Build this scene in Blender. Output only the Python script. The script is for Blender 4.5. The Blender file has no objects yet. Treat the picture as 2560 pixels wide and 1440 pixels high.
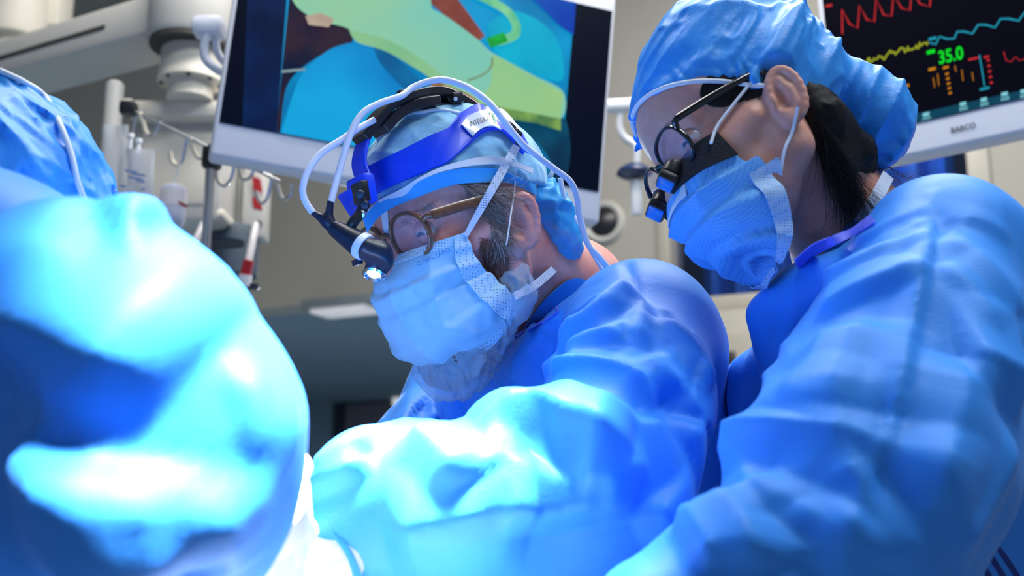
import bpy, bmesh, math, random
import numpy as np
from mathutils import Vector, Matrix
from mathutils.bvhtree import BVHTree
random.seed(5)
rng = np.random.default_rng(11)
scene = bpy.context.scene
COL = scene.collection

# ------------------------------------------------------------------ camera
F_PX = 2560 * 40 / 36.0
PITCH = math.radians(12)
CAM = np.array([0.0, 0.0, 1.25])
FW = np.array([0, math.cos(PITCH), math.sin(PITCH)])
UP = np.array([0, -math.sin(PITCH), math.cos(PITCH)])
RT = np.array([1.0, 0, 0])
cam_d = bpy.data.cameras.new('camera')
cam_d.lens = 40; cam_d.sensor_width = 36
cam_d.clip_start = 0.02
cam = bpy.data.objects.new('camera', cam_d); COL.objects.link(cam)
cam.location = CAM; cam.rotation_euler = (math.pi / 2 + PITCH, 0, 0)
cam_d.dof.use_dof = True
cam_d.dof.focus_distance = 1.17
cam_d.dof.aperture_fstop = 4.5
scene.camera = cam

# ------------------------------------------------------------------ light
world = bpy.data.worlds.new('world'); scene.world = world
world.use_nodes = True
bg = world.node_tree.nodes['Background']
bg.inputs[0].default_value = (0.56, 0.73, 1.0, 1); bg.inputs[1].default_value = 0.33

def area(name, loc, target, size, power, col, size_y=None, spread=None):
    l = bpy.data.lights.new(name, 'AREA'); l.energy = power; l.color = col
    l.size = size
    if size_y: l.shape = 'RECTANGLE'; l.size_y = size_y
    if spread: l.spread = math.radians(spread)
    o = bpy.data.objects.new(name, l); COL.objects.link(o); o.location = loc
    o.rotation_euler = (Vector(target) - Vector(loc)).to_track_quat('-Z', 'Y').to_euler()
    return o
# ceiling panels of the theatre
area('ceiling_panel_light', (0.9, 0.5, 3.4), (0.7, 0.9, 0), 1.2, 36, (0.86, 0.93, 1.0), 0.6)
area('ceiling_panel_light', (-0.2, 1.5, 3.45), (-0.4, 2.2, 0), 1.2, 40, (1.0, 0.97, 0.93), 0.6)
area('ceiling_panel_light', (0.8, 2.3, 3.4), (0.8, 2.3, 0), 1.2, 36, (1.0, 0.97, 0.93), 0.6)
# aimed spots: the surgical lamp on the operating field and an added fill
def aimed_spot(loc, target, power, cone, soft=0.10):
    l = bpy.data.lights.new('surgical_or_fill_light', 'SPOT'); l.energy = power; l.color = (0.93, 0.97, 1.0)
    l.spot_size = math.radians(cone); l.spot_blend = 1.0; l.shadow_soft_size = soft
    o = bpy.data.objects.new('surgical_or_fill_light', l); COL.objects.link(o); o.location = loc
    o.rotation_euler = (Vector(target) - Vector(loc)).to_track_quat('-Z', 'Y').to_euler()
# surgical lamp over the table, then a spot added to brighten the left arm
aimed_spot((-0.05, 0.76, 2.3), (-0.125, 0.83, 1.19), 1150, 21)
aimed_spot((0.16, 0.16, 2.3), (-0.195, 0.66, 1.2), 750, 14)
scene.view_settings.view_transform = 'Standard'
scene.view_settings.look = 'None'
scene.view_settings.exposure = 0.08
scene.view_settings.gamma = 1.0
scene.view_settings.use_curve_mapping = False

# ------------------------------------------------------------------ helpers
def P(px, py, d):
    return CAM + d * (FW + (px - 1280) / F_PX * RT + (720 - py) / F_PX * UP)
def ray(px, py):
    v = FW + (px - 1280) / F_PX * RT + (720 - py) / F_PX * UP
    return v / np.linalg.norm(v)
def depth_of(X):
    return float((np.asarray(X) - CAM) @ FW)
def proj(X):
    v = np.asarray(X) - CAM; d = v @ FW
    return np.stack([1280 + F_PX * (v @ RT) / d, 720 - F_PX * (v @ UP) / d], -1)
def cr(pts, n):
    """Catmull-Rom through pts -> n samples."""
    p = np.asarray(pts, float)
    if len(p) == 2:
        t = np.linspace(0, 1, n)[:, None]; return p[0] * (1 - t) + p[1] * t
    q = np.vstack([2 * p[0] - p[1], p, 2 * p[-1] - p[-2]])
    t = np.linspace(0, len(p) - 1, n); i = np.minimum(t.astype(int), len(p) - 2); u = (t - i)[:, None]
    a, b, c, d = q[i], q[i + 1], q[i + 2], q[i + 3]
    return 0.5 * (2 * b + (c - a) * u + (2 * a - 5 * b + 4 * c - d) * u ** 2 + (3 * b - a - 3 * c + d) * u ** 3)
def unit(v):
    v = np.asarray(v, float); return v / (np.linalg.norm(v, axis=-1, keepdims=True) + 1e-12)

def setp(o, parent):
    if parent is not None:
        o.parent = parent
        if parent.type == 'EMPTY':
            o.matrix_parent_inverse = Matrix.Translation(-Vector(parent.location))
def mk(name, V, F, mat, parent=None, smooth=True):
    me = bpy.data.meshes.new(name)
    V = np.asarray(V, float)
    me.from_pydata(V.tolist(), [], [list(map(int, f)) for f in F] if not isinstance(F, np.ndarray) else F.tolist())
    me.polygons.foreach_set('use_smooth', np.full(len(me.polygons), smooth))
    me.update()
    if mat: me.materials.append(mat)
    o = bpy.data.objects.new(name, me); COL.objects.link(o); setp(o, parent)
    return o
def empty(name, loc, label, cat, group=None):
    o = bpy.data.objects.new(name, None); COL.objects.link(o); o.location = Vector(loc)
    o.empty_display_size = 0.05
    o['label'] = label; o['category'] = cat
    if group: o['group'] = group
    return o
def tag(o, label, cat, group=None):
    o['label'] = label; o['category'] = cat
    if group: o['group'] = group
    return o
def bmobj(name, bm, mat, parent=None, smooth=True):
    me = bpy.data.meshes.new(name)
    bmesh.ops.recalc_face_normals(bm, faces=bm.faces)
    for f in bm.faces: f.smooth = smooth
    bm.to_mesh(me); bm.free()
    if mat: me.materials.append(mat)
    o = bpy.data.objects.new(name, me); COL.objects.link(o); setp(o, parent)
    return o
def sharp(o, ang=35):
    """smooth shading with hard edges kept"""
    me = o.data
    try:
        me.set_sharp_from_angle(angle=math.radians(ang))
    except Exception:
        pass
    return o
def frame(z, x=None):
    """3x3 with columns x,y,z, z along given vector"""
    z = unit(z)
    if x is None: x = np.array([0, 0, 1.0]) if abs(z[2]) < 0.9 else np.array([1.0, 0, 0])
    y = unit(np.cross(z, x)); x = np.cross(y, z)
    return np.stack([x, y, z], 1)
def box(name, c, size, mat, parent=None, R=None, bevel=0.0, seg=2):
    bm = bmesh.new(); bmesh.ops.create_cube(bm, size=1)
    for v in bm.verts: v.co = Vector((v.co.x * size[0], v.co.y * size[1], v.co.z * size[2]))
    if bevel > 0:
        bmesh.ops.bevel(bm, geom=list(bm.edges), offset=bevel, segments=seg, profile=0.5, affect='EDGES')
    R = np.eye(3) if R is None else R
    for v in bm.verts: v.co = Vector(R @ np.array(v.co) + np.asarray(c))
    return sharp(bmobj(name, bm, mat, parent), 40)
def lathe(name, prof, a, axis, mat, parent=None, n=32, xdir=None, flat=False):
    """prof: list of (r, h) along axis from point a"""
    Rm = frame(axis, xdir); V = []; Fc = []
    m = len(prof)
    for r, h in prof:
        for k in range(n):
            t = 2 * math.pi * k / n
            V.append(np.asarray(a) + Rm @ np.array([r * math.cos(t), r * math.sin(t), h]))
    for j in range(m - 1):
        for k in range(n):
            k2 = (k + 1) % n
            Fc.append([j * n + k, j * n + k2, (j + 1) * n + k2, (j + 1) * n + k])
    if prof[0][0] > 1e-5: Fc.append(list(range(n))[::-1])
    if prof[-1][0] > 1e-5: Fc.append([(m - 1) * n + k for k in range(n)])
    return sharp(mk(name, V, Fc, mat, parent), 40)
def tube_vf(pts, r, n=10, cap=True, flat=None, ref=None):
    pts = np.asarray(pts, float); m = len(pts)
    r = np.broadcast_to(np.asarray(r, float), (m,))
    T = unit(np.gradient(pts, axis=0))
    x = np.array([0, 0, 1.0]) if ref is None else np.asarray(ref, float)
    if abs(T[0] @ unit(x)) > 0.95: x = np.array([0, 1.0, 0])
    V = []
    for i in range(m):
        x = unit(x - (x @ T[i]) * T[i]); y = np.cross(T[i], x)
        a = np.linspace(0, 2 * np.pi, n, endpoint=False)
        fx, fy = (1, 1) if flat is None else flat
        V.append(pts[i] + r[i] * (fx * np.cos(a)[:, None] * x + fy * np.sin(a)[:, None] * y))
    V = np.vstack(V); Fc = []
    for i in range(m - 1):
        for k in range(n):
            k2 = (k + 1) % n
            Fc.append([i * n + k, i * n + k2, (i + 1) * n + k2, (i + 1) * n + k])
    if cap: Fc.append(list(range(n))[::-1]); Fc.append([(m - 1) * n + k for k in range(n)])
    return V, Fc
def tube(name, pts, r, mat, parent=None, n=10, smooth_n=None, **kw):
    pts = np.asarray(pts, float)
    if smooth_n: pts = cr(pts, smooth_n); r = cr(np.asarray(r)[:, None], smooth_n)[:, 0] if np.ndim(r) else r
    V, Fc = tube_vf(pts, r, n, **kw)
    return sharp(mk(name, V, Fc, mat, parent), 60)
def merge(parts):
    V = []; Fc = []; o = 0
    for v, f in parts:
        V.append(np.asarray(v)); Fc += [[i + o for i in q] for q in f]; o += len(v)
    return np.vstack(V), Fc
def ribbon(name, A, B, thick, mat, parent=None, n=40, rows=6, nrm=None, bulge=0.0):
    """thick band between two 3D polylines A,B (upper and lower edge)."""
    A = cr(A, n); B = cr(B, n)
    w = np.linspace(0, 1, rows)
    G = A[:, None] * (1 - w)[None, :, None] + B[:, None] * w[None, :, None]
    du = np.gradient(G, axis=0); dv = np.gradient(G, axis=1)
    N = unit(np.cross(du, dv))
    if ((CAM - G).reshape(-1, 3) * N.reshape(-1, 3)).sum() < 0: N = -N
    if bulge: G = G + N * (bulge * np.sin(np.pi * w))[None, :, None]
    front = (G + N * thick / 2).reshape(-1, 3); back = (G - N * thick / 2).reshape(-1, 3)
    return shell(name, front, back, n, rows, mat, parent)
def shell(name, front, back, n, rows, mat, parent=None):
    V = np.vstack([front, back]); o = n * rows; Fc = []
    idx = lambda i, j: i * rows + j
    for i in range(n - 1):
        for j in range(rows - 1):
            q = [idx(i, j), idx(i + 1, j), idx(i + 1, j + 1), idx(i, j + 1)]
            Fc.append(q); Fc.append([k + o for k in q[::-1]])
    for i in range(n - 1):
        for j in (0, rows - 1):
            Fc.append([idx(i, j), idx(i, j) + o, idx(i + 1, j) + o, idx(i + 1, j)])
    for j in range(rows - 1):
        for i in (0, n - 1):
            Fc.append([idx(i, j), idx(i, j + 1), idx(i, j + 1) + o, idx(i, j) + o])
    ob = mk(name, V, Fc, mat, parent)
    bm = bmesh.new(); bm.from_mesh(ob.data); bmesh.ops.recalc_face_normals(bm, faces=bm.faces); bm.to_mesh(ob.data); bm.free()
    ob.data.polygons.foreach_set('use_smooth', np.full(len(ob.data.polygons), True))
    return sharp(ob, 60)
def bvh_of(*objs):
    V = []; Fc = []; o = 0
    for ob in objs:
        me = ob.data
        V += [v.co.copy() for v in me.vertices]
        Fc += [[i + o for i in p.vertices] for p in me.polygons]; o = len(V)
    return BVHTree.FromPolygons(V, Fc)
def hit(bvh, px, py, off=0.0, fallback=None):
    """pixel -> point on the surface seen there, lifted off it by off"""
    h = bvh.ray_cast(Vector(CAM), Vector(ray(px, py)))
    if h[0] is None:
        if fallback is None: return None
        return P(px, py, fallback)
    n = np.array(h[1]); r = ray(px, py)
    if n @ r > 0: n = -n
    return np.array(h[0]) + n * off
def hits(bvh, pts, off=0.0, fallback=None):
    """pixels -> surface points; misses take the depth of the nearest hit unless fallback"""
    out = [hit(bvh, p[0], p[1], off) for p in pts]
    ds = [None if o is None else depth_of(o) for o in out]
    for i, o in enumerate(out):
        if o is None:
            best = None
            for j in range(len(pts)):
                if ds[j] is not None and (best is None or abs(j - i) < abs(best - i)): best = j
            d = fallback if (fallback is not None or best is None) else ds[best]
            out[i] = P(pts[i][0], pts[i][1], d if d is not None else 1.2)
    return np.array(out)

# ---- numpy noise
def _h(ix, iy, iz, s):
    n = (ix.astype(np.int64) * 374761393 + iy.astype(np.int64) * 668265263 + iz.astype(np.int64) * 2147483647 + s * 1274126177) & 0xffffffff
    n = ((n ^ (n >> 13)) * 1274126177) & 0xffffffff
    n = (n ^ (n >> 16)) & 0xffff
    return n.astype(np.float64) / 32767.5 - 1
def vnoise(p, s=0):
    i = np.floor(p); f = p - i; u = f * f * f * (f * (f * 6 - 15) + 10); i = i.astype(np.int64)
    r = 0
    for dx in (0, 1):
        for dy in (0, 1):
            for dz in (0, 1):
                w = (u[:, 0] if dx else 1 - u[:, 0]) * (u[:, 1] if dy else 1 - u[:, 1]) * (u[:, 2] if dz else 1 - u[:, 2])
                r = r + w * _h(i[:, 0] + dx, i[:, 1] + dy, i[:, 2] + dz, s)
    return r
def crumple(p, freq, oct=3, s=0, pw=2):
    """ridged noise, sharp creases, about 0..1"""
    p = p + 0.02 * np.stack([vnoise(p * freq * 0.7 + 9.1, s + 50), vnoise(p * freq * 0.7 + 3.3, s + 51), vnoise(p * freq * 0.7 + 7.7, s + 52)], 1) * (14.0 / freq)
    t = 0; a = 1; tot = 0
    for k in range(oct):
        t = t + a * (1 - np.abs(vnoise(p * freq + 17.3 * k, s + k))) ** pw; tot += a; a *= 0.5; freq *= 2.1
    return t / tot

# ---- signed distance modelling
def sd_ell(p, c, r, R=None):
    q = p - np.asarray(c)
    if R is not None: q = q @ R
    r = np.asarray(r, float)
    k0 = np.linalg.norm(q / r, axis=1); k1 = np.linalg.norm(q / (r * r), axis=1) + 1e-9
    return k0 * (k0 - 1.0) / k1
def sd_rc(p, a, b, r1, r2):
    a = np.asarray(a, float); ba = np.asarray(b, float) - a
    h = np.clip(((p - a) @ ba) / (ba @ ba + 1e-12), 0, 1)
    return np.linalg.norm(p - a - h[:, None] * ba, axis=1) - (r1 + (r2 - r1) * h)
def smin(a, b, k):
    h = np.clip(0.5 + 0.5 * (b - a) / k, 0, 1)
    return b + (a - b) * h - k * h * (1 - h)
def smax(a, b, k): return -smin(-a, -b, k)
def mesh_sdf(fn, lo, hi, h, proj_steps=2):
    lo = np.asarray(lo, float); hi = np.asarray(hi, float)
    B = 4
    nb = np.ceil((hi - lo) / (h * B)).astype(int)
    g = [lo[i] + h * B * (np.arange(nb[i]) + 0.5) for i in range(3)]
    X = np.stack(np.meshgrid(*g, indexing='ij'), -1).reshape(-1, 3)
    Fc = fn(X).reshape(nb)
    act = np.abs(Fc) < h * B * 1.45 + 0.002
    n = nb * B
    big = np.repeat(np.repeat(np.repeat(Fc, B, 0), B, 1), B, 2).astype(np.float32)
    m = np.repeat(np.repeat(np.repeat(act, B, 0), B, 1), B, 2)
    ii = np.argwhere(m)
    pts = lo + h * (ii + 0.5)
    big[m] = fn(pts)
    # surface nets
    S = big < 0
    c = [slice(0, -1), slice(1, None)]
    corner = {}
    for a in (0, 1):
        for b in (0, 1):
            for d in (0, 1): corner[(a, b, d)] = (c[a], c[b], c[d])
    cnt = np.zeros(n - 1, np.int8)
    for k, s in corner.items(): cnt += S[s]
    cells = np.argwhere((cnt > 0) & (cnt < 8))
    idx = -np.ones(n - 1, np.int64); idx[tuple(cells.T)] = np.arange(len(cells))
    acc = np.zeros((len(cells), 3)); w = np.zeros(len(cells))
    for axis in range(3):
        for a in (0, 1):
            for b in (0, 1):
                o0 = [0, 0, 0]; o1 = [0, 0, 0]; others = [x for x in range(3) if x != axis]
                o0[others[0]] = o1[others[0]] = a; o0[others[1]] = o1[others[1]] = b; o1[axis] = 1
                f0 = big[tuple((cells + o0).T)]; f1 = big[tuple((cells + o1).T)]
                cross = (f0 < 0) != (f1 < 0)
                t = np.where(cross, f0 / (f0 - f1 + 1e-20), 0)
                pos = cells + np.array(o0) + 0.0
                pos[:, axis] += t
                acc += pos * cross[:, None]; w += cross
    V = lo + h * (acc / w[:, None] + 0.5)
    quads = []
    for axis in range(3):
        o1, o2 = [x for x in range(3) if x != axis]
        s0 = [slice(1, -1)] * 3; s1 = [slice(1, -1)] * 3
        s0[axis] = slice(0, -1); s1[axis] = slice(1, None)
        A = S[tuple(s0)]; Bq = S[tuple(s1)]
        e = np.argwhere(A != Bq)
        e[:, o1] += 1; e[:, o2] += 1
        inside = S[tuple(e.T)]
        def cell(d1, d2):
            q = e.copy(); q[:, o1] += d1; q[:, o2] += d2; return idx[tuple(q.T)]
        q = np.stack([cell(-1, -1), cell(0, -1), cell(0, 0), cell(-1, 0)], 1)
        flip = inside if axis != 1 else ~inside
        q[~flip] = q[~flip][:, ::-1]
        quads.append(q)
    Q = np.vstack(quads); Q = Q[(Q >= 0).all(1)]
    for _ in range(proj_steps):
        f = fn(V); e = h * 0.3
        G = np.stack([fn(V + e * np.eye(3)[i]) - f for i in range(3)], 1) / e
        V = V - np.clip(f / ((G * G).sum(1) + 1e-6), -h, h)[:, None] * G
    return V, Q
def vnormals(V, Q):
    n = np.cross(V[Q[:, 2]] - V[Q[:, 0]], V[Q[:, 3]] - V[Q[:, 1]])
    N = np.zeros_like(V)
    for k in range(4): np.add.at(N, Q[:, k], n)
    return unit(N)
def seg_dist(V, pl):
    """distance from V to polyline and the parameter 0..1 along it"""
    pl = np.asarray(pl); L = np.linalg.norm(np.diff(pl, axis=0), axis=1); cum = np.r_[0, np.cumsum(L)]
    best = np.full(len(V), 1e9); par = np.zeros(len(V))
    for i in range(len(pl) - 1):
        a = pl[i]; ba = pl[i + 1] - a
        h = np.clip(((V - a) @ ba) / (ba @ ba + 1e-12), 0, 1)
        d = np.linalg.norm(V - a - h[:, None] * ba, axis=1)
        m = d < best; best[m] = d[m]; par[m] = (cum[i] + h[m] * L[i]) / cum[-1]
    return best, par
def folds(V, Q, specs):
    """specs: (pixels, width m, amplitude m[, sharpness]); ridges >0, valleys <0. The pixels are laid on the surface
    first, so every fold is a crease of the cloth itself."""
    bv = BVHTree.FromPolygons(V.tolist(), Q.tolist())
    N = vnormals(V, Q); D = np.zeros(len(V))
    for sp in specs:
        pts, wu, a = sp[0], sp[1] * 1.2, sp[2] * 1.25
        wd = sp[3] * 1.2 if len(sp) > 3 else wu; e = 1.15
        h3 = []; hn = []
        for p in cr(pts, max(2, 6 * len(pts))):
            r = bv.ray_cast(Vector(CAM), Vector(ray(*p)))
            if r[0] is not None: h3.append(np.array(r[0])); hn.append(-ray(*p))
        if len(h3) < 3: continue
        h3 = np.array(h3); hn = np.array(hn); wm = max(wu, wd)
        m = ((V > h3.min(0) - wm * 1.05) & (V < h3.max(0) + wm * 1.05)).all(1) & ((N @ (hn.mean(0))) > -0.5)
        if not m.any(): continue
        d, t = seg_dist(V[m], h3)
        k = np.clip((t * (len(h3) - 1)).round().astype(int), 0, len(h3) - 1)
        T = unit(np.gradient(h3, axis=0)); side = np.cross(hn, T)          # + is above a line drawn left to right
        sg = ((V[m] - h3[k]) * side[k]).sum(1)
        w = np.where(sg > 0, wu, wd)
        D[m] += a * np.clip(1 - d / w, 0, 1) ** e * np.clip(np.minimum(t, 1 - t) * 5, 0.0, 1) ** 0.7
    return V + N * D[:, None], N

def relax(V, Q, it=1, f=0.5):
    for _ in range(it):
        S = np.zeros_like(V); c = np.zeros(len(V))
        for a, b in ((0, 1), (1, 2), (2, 3), (3, 0)):
            np.add.at(S, Q[:, a], V[Q[:, b]]); np.add.at(c, Q[:, a], 1); np.add.at(S, Q[:, b], V[Q[:, a]]); np.add.at(c, Q[:, b], 1)
        V = V * (1 - f) + f * S / c[:, None]
    return V

def buckle(V, Q, eps=0.08, iters=110, kb=0.22, ka=0.0015, seed=0, patch=5.0, floor=0.15, grain=None):
    """slack cloth: every thread is a little too long for the form under it, so the cloth buckles into folds"""
    n = len(V)
    E = np.vstack([Q[:, [0, 1]], Q[:, [1, 2]], Q[:, [2, 3]], Q[:, [3, 0]]]); E.sort(1)
    E = np.unique(E[:, 0] * n + E[:, 1]); E = np.stack([E // n, E % n], 1)
    Dg = np.vstack([Q[:, [0, 2]], Q[:, [1, 3]]]); A = np.vstack([E, Dg]); i, j = A[:, 0], A[:, 1]
    ei, ej = E[:, 0], E[:, 1]; deg = np.bincount(ei, minlength=n) + np.bincount(ej, minlength=n) + 1e-9
    degA = np.bincount(i, minlength=n) + np.bincount(j, minlength=n) + 1e-9
    d0 = V[j] - V[i]; L0 = np.linalg.norm(d0, axis=1)
    mid = (V[i] + V[j]) / 2
    f = np.clip(0.5 + 0.9 * vnoise(mid * patch + 3.7, seed + 7), floor, 1.0)       # taut here, slack there
    if grain is not None: f = f * (0.25 + 0.75 * ((d0 / (L0[:, None] + 1e-9)) @ unit(grain)) ** 2)
    L0 = L0 * (1 + eps * f)
    N = vnormals(V, Q); X = V + N * (0.0006 * vnoise(V * 40, seed) + 0.0012 * vnoise(V * 14, seed + 1))[:, None]
    def nb(F):
        return np.stack([(np.bincount(ei, F[ej, k], n) + np.bincount(ej, F[ei, k], n)) / deg for k in range(3)], 1)
    for it in range(iters):
        d = X[j] - X[i]; l = np.linalg.norm(d, axis=1) + 1e-12
        c = d * (0.5 * (l - L0) / l)[:, None]
        X = X + 1.3 * np.stack([(np.bincount(i, c[:, k], n) - np.bincount(j, c[:, k], n)) / degA * 2 for k in range(3)], 1)
        lap = nb(X) - X; bil = nb(lap) - lap
        X = X - kb * bil + ka * (V - X)
    return X

# ------------------------------------------------------------------ materials
def srgb(r, g, b):
    f = lambda c: ((c / 255 + 0.055) / 1.055) ** 2.4 if c / 255 > 0.04045 else c / 255 / 12.92
    return (f(r), f(g), f(b))
class NT:
    def __init__(s, name):
        s.m = bpy.data.materials.new(name); s.m.use_nodes = True; s.t = s.m.node_tree; s.n = s.t.nodes
        s.b = s.n['Principled BSDF']
    def add(s, kind, **inp):
        nd = s.n.new(kind)
        for k, v in inp.items():
            if k.startswith('_'): setattr(nd, k[1:], v)
            else: nd.inputs[k.replace('__', ' ')].default_value = v
        return nd
    def link(s, a, b): s.t.links.new(a, b)
def mat(name, col, rough=0.5, metal=0.0, spec=0.5, var=0.0, vscale=8.0, bump=0.0, bscale=200.0, sss=0.0, sheen=0.0, coat=0.0, alpha=1.0, trans=0.0, emit=None, estr=0.0, col2=None, weave=None):
    s = NT(name); b = s.b
    b.inputs['Base Color'].default_value = (*col, 1); b.inputs['Roughness'].default_value = rough
    b.inputs['Metallic'].default_value = metal; b.inputs['Specular IOR Level'].default_value = spec
    tc = s.add('ShaderNodeTexCoord')
    if var > 0 or col2:
        nz = s.add('ShaderNodeTexNoise', Scale=vscale, Detail=5.0, Roughness=0.6); s.link(tc.outputs['Object'], nz.inputs['Vector'])
        rp = s.add('ShaderNodeValToRGB')
        c2 = col2 if col2 else tuple(min(1, c * (1 + var)) for c in col)
        c1 = col if col2 else tuple(c * (1 - var) for c in col)
        rp.color_ramp.elements[0].position = 0.3; rp.color_ramp.elements[1].position = 0.7
        rp.color_ramp.elements[0].color = (*c1, 1); rp.color_ramp.elements[1].color = (*c2, 1)
        s.link(nz.outputs['Fac'], rp.inputs['Fac']); s.link(rp.outputs['Color'], b.inputs['Base Color'])
    if bump > 0:
        nz = s.add('ShaderNodeTexNoise', Scale=bscale, Detail=3.0); s.link(tc.outputs['Object'], nz.inputs['Vector'])
        bp = s.add('ShaderNodeBump', Strength=bump, Distance=0.002); s.link(nz.outputs['Fac'], bp.inputs['Height'])
        s.link(bp.outputs['Normal'], b.inputs['Normal'])
        if weave:
            vo = s.add('ShaderNodeTexVoronoi', Scale=weave, Randomness=0.15); s.link(tc.outputs['Object'], vo.inputs['Vector'])
            b2 = s.add('ShaderNodeBump', Strength=0.25, Distance=0.0005); s.link(vo.outputs['Distance'], b2.inputs['Height'])
            s.link(bp.outputs['Normal'], b2.inputs['Normal']); s.link(b2.outputs['Normal'], b.inputs['Normal'])
    if sss: b.inputs['Subsurface Weight'].default_value = sss; b.inputs['Subsurface Radius'].default_value = (1.0, 0.35, 0.2); b.inputs['Subsurface Scale'].default_value = 0.006
    if sheen: b.inputs['Sheen Weight'].default_value = sheen; b.inputs['Sheen Roughness'].default_value = 0.4
    if coat: b.inputs['Coat Weight'].default_value = coat; b.inputs['Coat Roughness'].default_value = 0.08
    if alpha < 1: b.inputs['Alpha'].default_value = alpha
    if trans: b.inputs['Transmission Weight'].default_value = trans; b.inputs['IOR'].default_value = 1.3
    if emit: b.inputs['Emission Color'].default_value = (*emit, 1); b.inputs['Emission Strength'].default_value = estr
    return s.m
M = {}
M['gown'] = mat('gown_cloth', (0.044, 0.295, 0.92), 0.52, spec=0.28, var=0.05, vscale=5, bump=0.12, bscale=350, sheen=0.04, weave=700)
M['cap'] = mat('cap_cloth', (0.035, 0.31, 0.86), 0.45, spec=0.4, var=0.08, vscale=20, bump=0.25, bscale=120, weave=600)
M['tiecap'] = mat('tie_cap_cloth', (0.27, 0.57, 0.80), 0.75, spec=0.2, var=0.12, vscale=60, bump=0.5, bscale=130, sheen=0.3)
M['mask_pale'] = mat('pale_mask_cloth', (0.40, 0.66, 0.80), 0.75, spec=0.2, var=0.05, vscale=40, bump=0.15, bscale=300)
M['white'] = mat('white_plastic', (0.80, 0.82, 0.84), 0.35)
M['whitecloth'] = mat('white_cloth', (0.78, 0.82, 0.88), 0.8, bump=0.2, bscale=400)
M['beige'] = mat('beige_enamel', srgb(168, 163, 150), 0.4, var=0.03)
M['wall'] = mat('wall_paint', srgb(158, 154, 144), 0.7, var=0.03, vscale=2)
M['grey'] = mat('grey_paint', srgb(120, 128, 132), 0.6, var=0.05, vscale=2)
M['dark'] = mat('black_plastic', (0.012, 0.012, 0.016), 0.35)
M['steel'] = mat('stainless_steel', (0.62, 0.62, 0.64), 0.22, metal=1.0)
M['floor'] = mat('floor_vinyl', srgb(140, 150, 155), 0.4, var=0.06)
# ================================================================== setting
WU = np.array([0.902, -0.432, 0.0]); WU /= np.linalg.norm(WU)
WN = np.array([WU[1], -WU[0], 0.0])            # towards the camera
W0 = P(985, 738, 4.2)
def wp(px, py, off=0.0):
    r = ray(px, py); o = W0 + WN * off
    t = ((o - CAM) @ WN) / (r @ WN); X = CAM + r * t
    return (X - W0) @ WU, X[2]
def wpt(u, z, off=0.0):
    return np.array([W0[0], W0[1], 0]) + WU * u + WN * off + np.array([0, 0, z])
WR = np.stack([WU, -WN, np.array([0, 0, 1.0])], 1)
def wbox(name, u0, u1, z0, z1, t0, t1, m, parent=None, bevel=0.0):
    return box(name, wpt((u0 + u1) / 2, (z0 + z1) / 2, (t0 + t1) / 2), (abs(u1 - u0), abs(t1 - t0), abs(z1 - z0)), m, parent, WR, bevel)
def struct(o): o['kind'] = 'structure'; return o
ZS = W0[2]
uL = -4.2; uA = wp(1440, 738)[0]; uB = wp(1674, 738)[0]; uC = wp(2436, 500)[0]; uR = 4.5
zW1 = wp(1800, 748)[1]; zW2 = wp(1900, 300)[1]
struct(box('floor', (0, 3.2, -0.05), (14, 13, 0.1), M['floor']))
struct(box('ceiling', (0, 3.2, 3.6), (14, 13, 0.1), M['wall']))
wl = struct(wbox('wall_back', uL, uB, ZS, 3.55, -0.15, 0, M['wall']))
wbox('wall_pier', uA, uB, 0, ZS, -0.15, 0, M['wall'], wl)
wbox('wall_window_header', uB, uC, zW2, 3.55, -0.15, 0, M['wall'], wl)
wbox('wall_window_apron', uB, uC, 0, zW1 - 0.06, -0.15, 0, M['wall'], wl)
wbox('wall_end', uC, uR, 0, 3.55, -0.15, 0, M['wall'], wl)
# window into the next room
w1 = struct(wbox('window_1', uB, uC, zW1 - 0.06, zW1 - 0.005, -0.16, 0.09, M['beige'], None, 0.01))
wbox('window_jamb', uB - 0.03, uB + 0.012, zW1, zW2, -0.12, 0.02, M['beige'], w1, 0.004)
wbox('window_jamb', uC - 0.012, uC + 0.05, zW1, zW2, -0.12, 0.02, M['beige'], w1, 0.004)
M['darkglass'] = mat('dark_window_glass', (0.006, 0.012, 0.03), 0.05, spec=0.6, alpha=0.55)
wbox('pane', uB + 0.012, uC - 0.012, zW1, zW2, -0.07, -0.06, M['darkglass'], w1)
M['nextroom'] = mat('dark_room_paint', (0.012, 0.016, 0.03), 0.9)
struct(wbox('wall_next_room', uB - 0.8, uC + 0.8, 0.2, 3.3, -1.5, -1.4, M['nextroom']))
# alcove under the soffit
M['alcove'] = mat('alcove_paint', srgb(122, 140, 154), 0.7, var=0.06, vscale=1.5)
ac = struct(wbox('wall_alcove', uL, uA + 0.1, 0, ZS + 0.1, -3.1, -3.0, M['alcove']))
struct(wbox('ceiling_alcove', uL, uA + 0.1, ZS, ZS + 0.1, -3.0, -0.15, M['alcove']))
struct(wbox('wall_alcove_side', uA, uA + 0.1, 0, ZS, -3.0, -0.15, M['alcove']))
struct(wbox('wall_alcove_far_side', uL, uL + 0.1, 0, ZS, -3.0, -0.15, M['alcove']))
d1a = wp(848, 990, -3.0); d1b = wp(990, 985, -3.0)
M['doorpaint'] = mat('door_paint', srgb(100, 98, 108), 0.6, var=0.04)
M['doorframe'] = mat('door_frame_paint', srgb(30, 42, 58), 0.6)
dr = struct(wbox('door_1', d1a[0] + 0.08, d1a[0] + 1.0, 0, d1a[1] - 0.07, -3.0, -2.96, M['doorpaint']))
wbox('door_frame', d1a[0], d1a[0] + 0.08, 0, d1a[1], -3.0, -2.93, M['doorframe'], dr, 0.005)
wbox('door_frame', d1a[0] + 0.08, d1a[0] + 1.08, d1a[1] - 0.07, d1a[1], -3.0, -2.93, M['doorframe'], dr, 0.005)
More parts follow.
